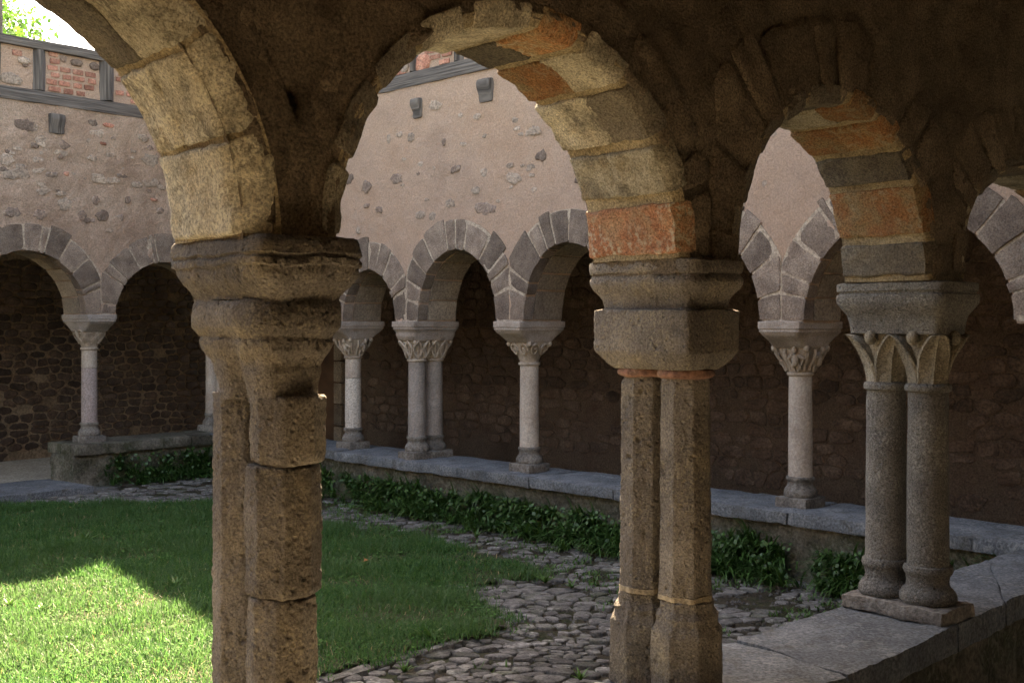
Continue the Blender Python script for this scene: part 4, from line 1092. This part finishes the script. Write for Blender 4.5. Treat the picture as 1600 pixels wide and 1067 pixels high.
# grit between the stones
GV = []; GF = []
for _ in range(16000):
    x, y = random.uniform(-3, 3.6), random.uniform(4.6, 12)
    rA = (x-A.o.x)*A.q.x+(y-A.o.y)*A.q.y; rB = (x-B.o.x)*B.q.x+(y-B.o.y)*B.q.y
    if rA < .24 or rB < .33 or inpoly(x, y, lawn): continue
    r_ = random.uniform(.006, .020); z = .02*nz(x, y, 0, .9)-.008; o_ = len(GV); a0 = random.uniform(0, 6)
    for k in range(5): GV.append((x+r_*random.uniform(.7, 1.2)*math.cos(a0+k*1.257), y+r_*random.uniform(.7, 1.2)*math.sin(a0+k*1.257), z-.004))
    GV.append((x, y, z+r_*.6)); GF += [(o_+k, o_+(k+1) % 5, o_+5) for k in range(5)]
o = mk('gravel', GV, GF, M_cobble, cob); o['kind'] = 'stuff'
# kerb stones edging the lawn and step slab into the far gallery
kp = [(-.30, 7.02), (-1.0, 6.22), (-1.8, 5.45), (-2.6, 4.72), (-3.5, 3.9)]
for i in range(len(kp)-1):
    a = Vector(kp[i]); b = Vector(kp[i+1]); n_ = 3
    for k in range(n_):
        p0 = a.lerp(b, k/n_+.01); p1 = a.lerp(b, (k+1)/n_-.01); c_ = (p0+p1)/2; d_ = (p1-p0); ln = d_.length/2; d_.normalize(); e_ = Vector((-d_.y, d_.x))
        V, Fc = rbox((ln, .045, .05), .015, (5, 3, 3), lambda x, y, z: (c_.x+d_.x*x+e_.x*y, c_.y+d_.y*x+e_.y*y, -.028+z), .012, 8, i+k); mk('edging_stone', V, Fc, M_cobble, cob, smooth=60)
V, Fc = rbox((1.2, .5, .05), .015, (12, 6, 2), lambda x, y, z: C.P(-1.5+x, .15+y, .03+z), .01, 4); o = mk('threshold_slab', V, Fc, M_coping, smooth=60)
tag(o, 'worn grey threshold slab where the path enters the far left gallery', 'step')

# ------------------------------------------------------------------ plants
def ribbons(P, az, ln, wd, lean, droop, nseg=3, tip=.15):
    """curved tapered blades, all numpy; returns verts, quads"""
    n = len(P); V = np.zeros((n, nseg+1, 2, 3)); 
    dx, dy = np.cos(az), np.sin(az); sx, sy = -dy, dx
    pos = P.copy(); ang = lean.copy()
    for i in range(nseg+1):
        w_ = wd*(1-(1-tip)*(i/nseg)**2)/2*(1 if nseg < 4 else (.35+.65*math.sin(math.pi*min(1, .2+.75*i/nseg))))
        V[:, i, 0, 0] = pos[:, 0]-sx*w_; V[:, i, 0, 1] = pos[:, 1]-sy*w_; V[:, i, 0, 2] = pos[:, 2]
        V[:, i, 1, 0] = pos[:, 0]+sx*w_; V[:, i, 1, 1] = pos[:, 1]+sy*w_; V[:, i, 1, 2] = pos[:, 2]
        st = ln/nseg
        pos[:, 0] += dx*np.sin(ang)*st; pos[:, 1] += dy*np.sin(ang)*st; pos[:, 2] += np.cos(ang)*st
        ang += droop/nseg
    base = (np.arange(n)*(nseg+1)*2)[:, None]
    q = []
    for i in range(nseg): q.append(np.stack([base[:, 0]+2*i, base[:, 0]+2*i+1, base[:, 0]+2*i+3, base[:, 0]+2*i+2], 1))
    return V.reshape(-1, 3), np.concatenate(q)
# grass
N_ = 520000
X = rng.uniform(-6.2, .5, N_); Y = rng.uniform(4.2, 12.5, N_)
vis_ = (X > -.47*Y-.3) & (X < .06*Y+.2)
X, Y = X[vis_], Y[vis_]
pxs = np.array(lawn); inside = np.zeros(len(X), bool); j = len(lawn)-1
Xj = X+rng.normal(0, .06, len(X))+.08*np.sin(Y*9+np.sin(X*7)*2); Yj = Y+rng.normal(0, .06, len(X))+.07*np.sin(X*8+Y*3)
for i in range(len(lawn)):
    c_ = ((pxs[i, 1] > Yj) != (pxs[j, 1] > Yj)) & (Xj < (pxs[j, 0]-pxs[i, 0])*(Yj-pxs[i, 1])/(pxs[j, 1]-pxs[i, 1]+1e-12)+pxs[i, 0])
    inside ^= c_; j = i
X, Y = X[inside], Y[inside]
keepn = rng.random(len(X)) < np.clip(1.15-.045*(Y-6), .5, 1)
X, Y = X[keepn], Y[keepn]; n = len(X)
Z = np.array([lawnz(a, b) for a, b in zip(X, Y)])-.004
tall = np.array([noise.noise(Vector((a*2.2, b*2.2, 1))) for a, b in zip(X, Y)])
ln = rng.uniform(.015, .07, n)*(1+1.1*np.clip(tall, -.5, .8))*(1+.5*(rng.random(n) < .06))
V, Q = ribbons(np.stack([X, Y, Z], 1), rng.uniform(0, 2*np.pi, n), ln, rng.uniform(.0035, .008, n), rng.uniform(0, .9, n), rng.uniform(.2, 1.4, n), 2, .15)
gr = mk('grass', V, Q, M_grass, smooth=180); tag(gr, 'short green grass of the cloister lawn, half in sun and half in shade', 'grass', kind='stuff')
nd = 4500; idd = rng.integers(0, len(X), nd)
V, Q = ribbons(np.stack([X[idd], Y[idd], Z[idd]+.008], 1), rng.uniform(0, 2*np.pi, nd), rng.uniform(.02, .06, nd), rng.uniform(.003, .006, nd), rng.uniform(.4, 1.4, nd), rng.uniform(.1, .9, nd), 2, .2)
o = mk('dry_grass', V, Q, M_straw, smooth=180); tag(o, 'straw coloured dead blades scattered through the lawn', 'dry grass', kind='stuff')
# clover / small round leaves
n = 12000; i_ = rng.integers(0, len(X), n); cx_, cy_ = X[i_], Y[i_]
sel = np.array([noise.noise(Vector((a*1.1, b*1.1, 9))) for a, b in zip(cx_, cy_)])+rng.uniform(-.15, .15, n) > .02
cx_, cy_ = cx_[sel], cy_[sel]; n = len(cx_); cz_ = Z[i_][sel]+rng.uniform(.015, .04, n)
ang = rng.uniform(0, 6.28, n); V = []
r_ = rng.uniform(.006, .013, n); tl = rng.uniform(-.4, .4, (n, 2))
VV = np.zeros((n, 5, 3))
for k in range(5):
    a = ang+k*2*np.pi/5; VV[:, k, 0] = cx_+r_*np.cos(a); VV[:, k, 1] = cy_+r_*np.sin(a); VV[:, k, 2] = cz_+r_*(np.cos(a)*tl[:, 0]+np.sin(a)*tl[:, 1])
o = mk('clover', VV.reshape(-1, 3), np.arange(n*5).reshape(n, 5), M_clover); tag(o, 'patches of small round clover leaves in the lawn', 'clover', kind='stuff')

# ferns along the middle low wall (strap leaves) and its foot
def fern_band(name, label, fr, s_lo, s_hi, ntuft, seedn, zr=(0, .29), vr=(.30, .60), scale=.85, dens=None, mat=None):
    Pl = []; AZ = []; LN = []; WD = []; LE = []; DR = []
    aq = math.atan2(fr.q.y, fr.q.x)
    for k in range(ntuft):
        s = random.uniform(s_lo, s_hi); 
        if dens and random.random() > dens(s): continue
        hgt = random.random(); z = zr[0]+(zr[1]-zr[0])*hgt**1.7*(.75+.6*noise.noise(Vector((s*2.7, 4, 0)))); v = vr[1]-(vr[1]-vr[0])*min(1, hgt*1.6+random.uniform(-.1, .3))
        v = max(v, .31)
        p = fr.P(s, v, z); m = random.randint(9, 18); sc_ = scale*random.uniform(.6, 1.2)
        for _ in range(m):
            Pl.append((p[0]+random.gauss(0, .015), p[1]+random.gauss(0, .015), p[2])); AZ.append(aq+random.gauss(0, 1.0)); LN.append(sc_*random.uniform(.14, .34)); WD.append(random.uniform(.012, .024)*sc_+.004)
            LE.append(random.uniform(.1, .9)); DR.append(random.uniform(1.0, 2.4))
    V, Q = ribbons(np.array(Pl), np.array(AZ), np.array(LN), np.array(WD), np.array(LE), np.array(DR), 5, .2)
    # small leaves between
    n = ntuft*2; W = []
    for k in range(n):
        s = random.uniform(s_lo, s_hi); z = random.uniform(zr[0], zr[1]); v = .33+random.uniform(0, .28)*(1-z/.5)
        if dens and random.random() > dens(s): continue
        p = fr.P(s, v, z); r = random.uniform(.010, .022); a = random.uniform(0, 6.28); nn = Vector((fr.q.x+random.gauss(0, .5), fr.q.y+random.gauss(0, .5), .7+random.gauss(0, .4))).normalized(); u = nn.orthogonal().normalized(); w2 = nn.cross(u)
        for t in range(4):
            b = a+t*math.pi/2; e = r*(1.3 if t % 2 else .9); qq = Vector(p)+u*math.cos(b)*e+w2*math.sin(b)*e; W.append((qq.x, qq.y, qq.z))
    if W:
        W = np.array(W); Q2 = np.arange(len(W)).reshape(-1, 4)+len(V); V = np.concatenate([V, W]); Q = np.concatenate([Q, Q2])
    o = mk(name, V, Q, mat or M_fern, smooth=180); tag(o, label, 'ferns', kind='stuff'); return o
fern_band('ferns', 'dark green strap-leaved ferns covering the face of the middle low wall', B, -1.9, 7.6, 1000, 1, dens=lambda s: max(.12, (.62 if s > 3.4 else .85)+1.3*noise.noise(Vector((s*1.9, 0, 0)))))
fern_band('creepers', 'lighter green creeping weeds scattered among the ferns at the foot of the middle low wall', B, -1.9, 7.6, 260, 3, zr=(0, .30), vr=(.32, .75), scale=.55, mat=M_weed, dens=lambda s: max(0, .4+1.5*noise.noise(Vector((s*1.3, 9, 0)))))
fern_band('ivy_and_ferns', 'small ivy and fern patch at the foot of the far left low wall', C, .05, 1.5, 110, 2, zr=(0, .36), vr=(.32, .5), scale=.7)

# scattered moss and weeds on the path
Pl = []; n = 0
AZ, LN, WD, LE, DR = [], [], [], [], []
for k in range(2200):
    x = random.uniform(-3, 3.4); y = random.uniform(5, 12.8)
    rA = (x-A.o.x)*A.q.x+(y-A.o.y)*A.q.y; rB = (x-B.o.x)*B.q.x+(y-B.o.y)*B.q.y
    if rA < .3 or rB < .4 or inpoly(x, y, lawn): continue
    dn = noise.noise(Vector((x*1.7, y*1.7, 5)))+(.32 if rB < 1.6 else .0)
    if dn < .18: continue
    for _ in range(random.randint(8, 20)):
        Pl.append((x+random.gauss(0, .05), y+random.gauss(0, .05), -.005)); AZ.append(random.uniform(0, 6.28)); LN.append(random.uniform(.02, .055)); WD.append(random.uniform(.006, .014)); LE.append(random.uniform(.3, 1.2)); DR.append(random.uniform(.2, 1.2))
V, Q = ribbons(np.array(Pl), np.array(AZ), np.array(LN), np.array(WD), np.array(LE), np.array(DR), 2, .3)
o = mk('path_weeds', V, Q, M_weed, smooth=180); tag(o, 'low moss and weeds growing between the cobbles', 'weeds', kind='stuff')

# dandelion-like rosettes
def rosette(x, y, z, n, ln_, label, mat=M_weed):
    P_ = np.tile(np.array([[x, y, z]]), (n, 1)); a = np.linspace(0, 6.28, n, endpoint=False)+rng.uniform(-.2, .2, n)
    V, Q = ribbons(P_, a, rng.uniform(.6, 1.1, n)*ln_, np.full(n, ln_*.2), rng.uniform(.4, 1.0, n), rng.uniform(.3, .9, n), 4, .2)
    o = mk('weed', V, Q, mat, smooth=180); tag(o, label, 'weed')
def gp(px, py, z=0): d = F*(EYE-z)/(py-HOR); return ((px-800)/F*d, d)
for (px, py, n, l, lb) in ((133, 848, 14, .17, 'dandelion rosette in the shaded grass at left'), (672, 1000, 12, .15, 'pale long-leaved weed at the lawn tip near the cobbles'), (275, 918, 12, .12, 'silvery low weed near the edge of the sunlit grass'),
                         (15, 948, 10, .10, 'dark dock rosette in the sunlit grass at the left picture edge'), (66, 955, 10, .10, 'upright plantain in the middle of the sunlit grass'), (745, 840, 10, .10, 'small weed on the path near the fern wall'), (632, 1050, 12, .09, 'clump of weeds on the near cobbles below the lawn'),
                         (852, 910, 12, .13, 'weed tuft at the pointed tip of the lawn beside the cobbles'), (893, 918, 10, .10, 'lone weed among cobbles right of the lawn tip'), (907, 1062, 10, .09, 'small green weed on cobbles at the bottom edge beside the octagonal column')):
    x, y = gp(px, py, .02); rosette(x, y, .02, n, l, lb)
x, y = gp(568, 878, .06)
o = mk('fallen_leaf', [(x, y, .065), (x+.03, y+.01, .075), (x+.035, y+.035, .07), (x+.005, y+.03, .085)], [(0, 1, 2, 3)], M_dry); tag(o, 'orange fallen leaf lying on the shaded grass', 'leaf')

# tree behind the far parapet
tr = empty('tree', (-11.9, 23.5, -.1), 'leafy bright green tree behind the far parapet at top left', 'tree')
V, Fc = tube([(-11.9, 23.5, -.16), (-11.85, 23.45, 2), (-11.95, 23.5, 4.2), (-11.8, 23.4, 6.2), (-11.75, 23.3, 8), (-11.8, 23.3, 9.6)], [.26, .21, .18, .14, .09, .03], 10)
mk('trunk', V, Fc, M_bark, tr, smooth=60)
LV = []; tips = []
for k in range(16):
    a = random.uniform(0, 6.28); z = random.uniform(5.2, 9); L_ = random.uniform(1.2, 2.6)*(1.1-.07*(z-5))
    p0 = Vector((-11.8, 23.4, z)); p1 = p0+Vector((math.cos(a)*L_*.5, math.sin(a)*L_*.5, L_*.25)); p2 = p0+Vector((math.cos(a)*L_, math.sin(a)*L_, L_*.4+random.uniform(-.2, .2)))
    V, Fc = tube([p0, p1, p2], [.06, .035, .012], 6); mk('limb', V, Fc, M_bark, tr, smooth=60)
    for _ in range(9):
        t = random.uniform(.35, 1.05); tips.append(p0.lerp(p1, t*2) if t < .5 else p1.lerp(p2, t*2-1))
tips += [Vector((-9.55+random.gauss(0, .36), 22.4+random.gauss(0, .5), 7.5+random.gauss(0, .3))) for _ in range(17)]
for tp in tips:
    c_ = tp+Vector((random.gauss(0, .2), random.gauss(0, .2), random.gauss(0, .2)))
    for _ in range(80):
        p = c_+Vector((random.gauss(0, .24), random.gauss(0, .24), random.gauss(0, .2)))
        u = Vector((random.gauss(0, 1), random.gauss(0, 1), random.gauss(0, 1))).normalized(); v = u.orthogonal().normalized(); l = random.uniform(.045, .085)
        for a, b in ((-1, 0), (0, .5), (1, 0), (0, -.5)):
            q = p+u*a*l+v*b*l; LV.append((q.x, q.y, q.z))
mk('crown', np.array(LV), np.arange(len(LV)).reshape(-1, 4), M_tree, tr)
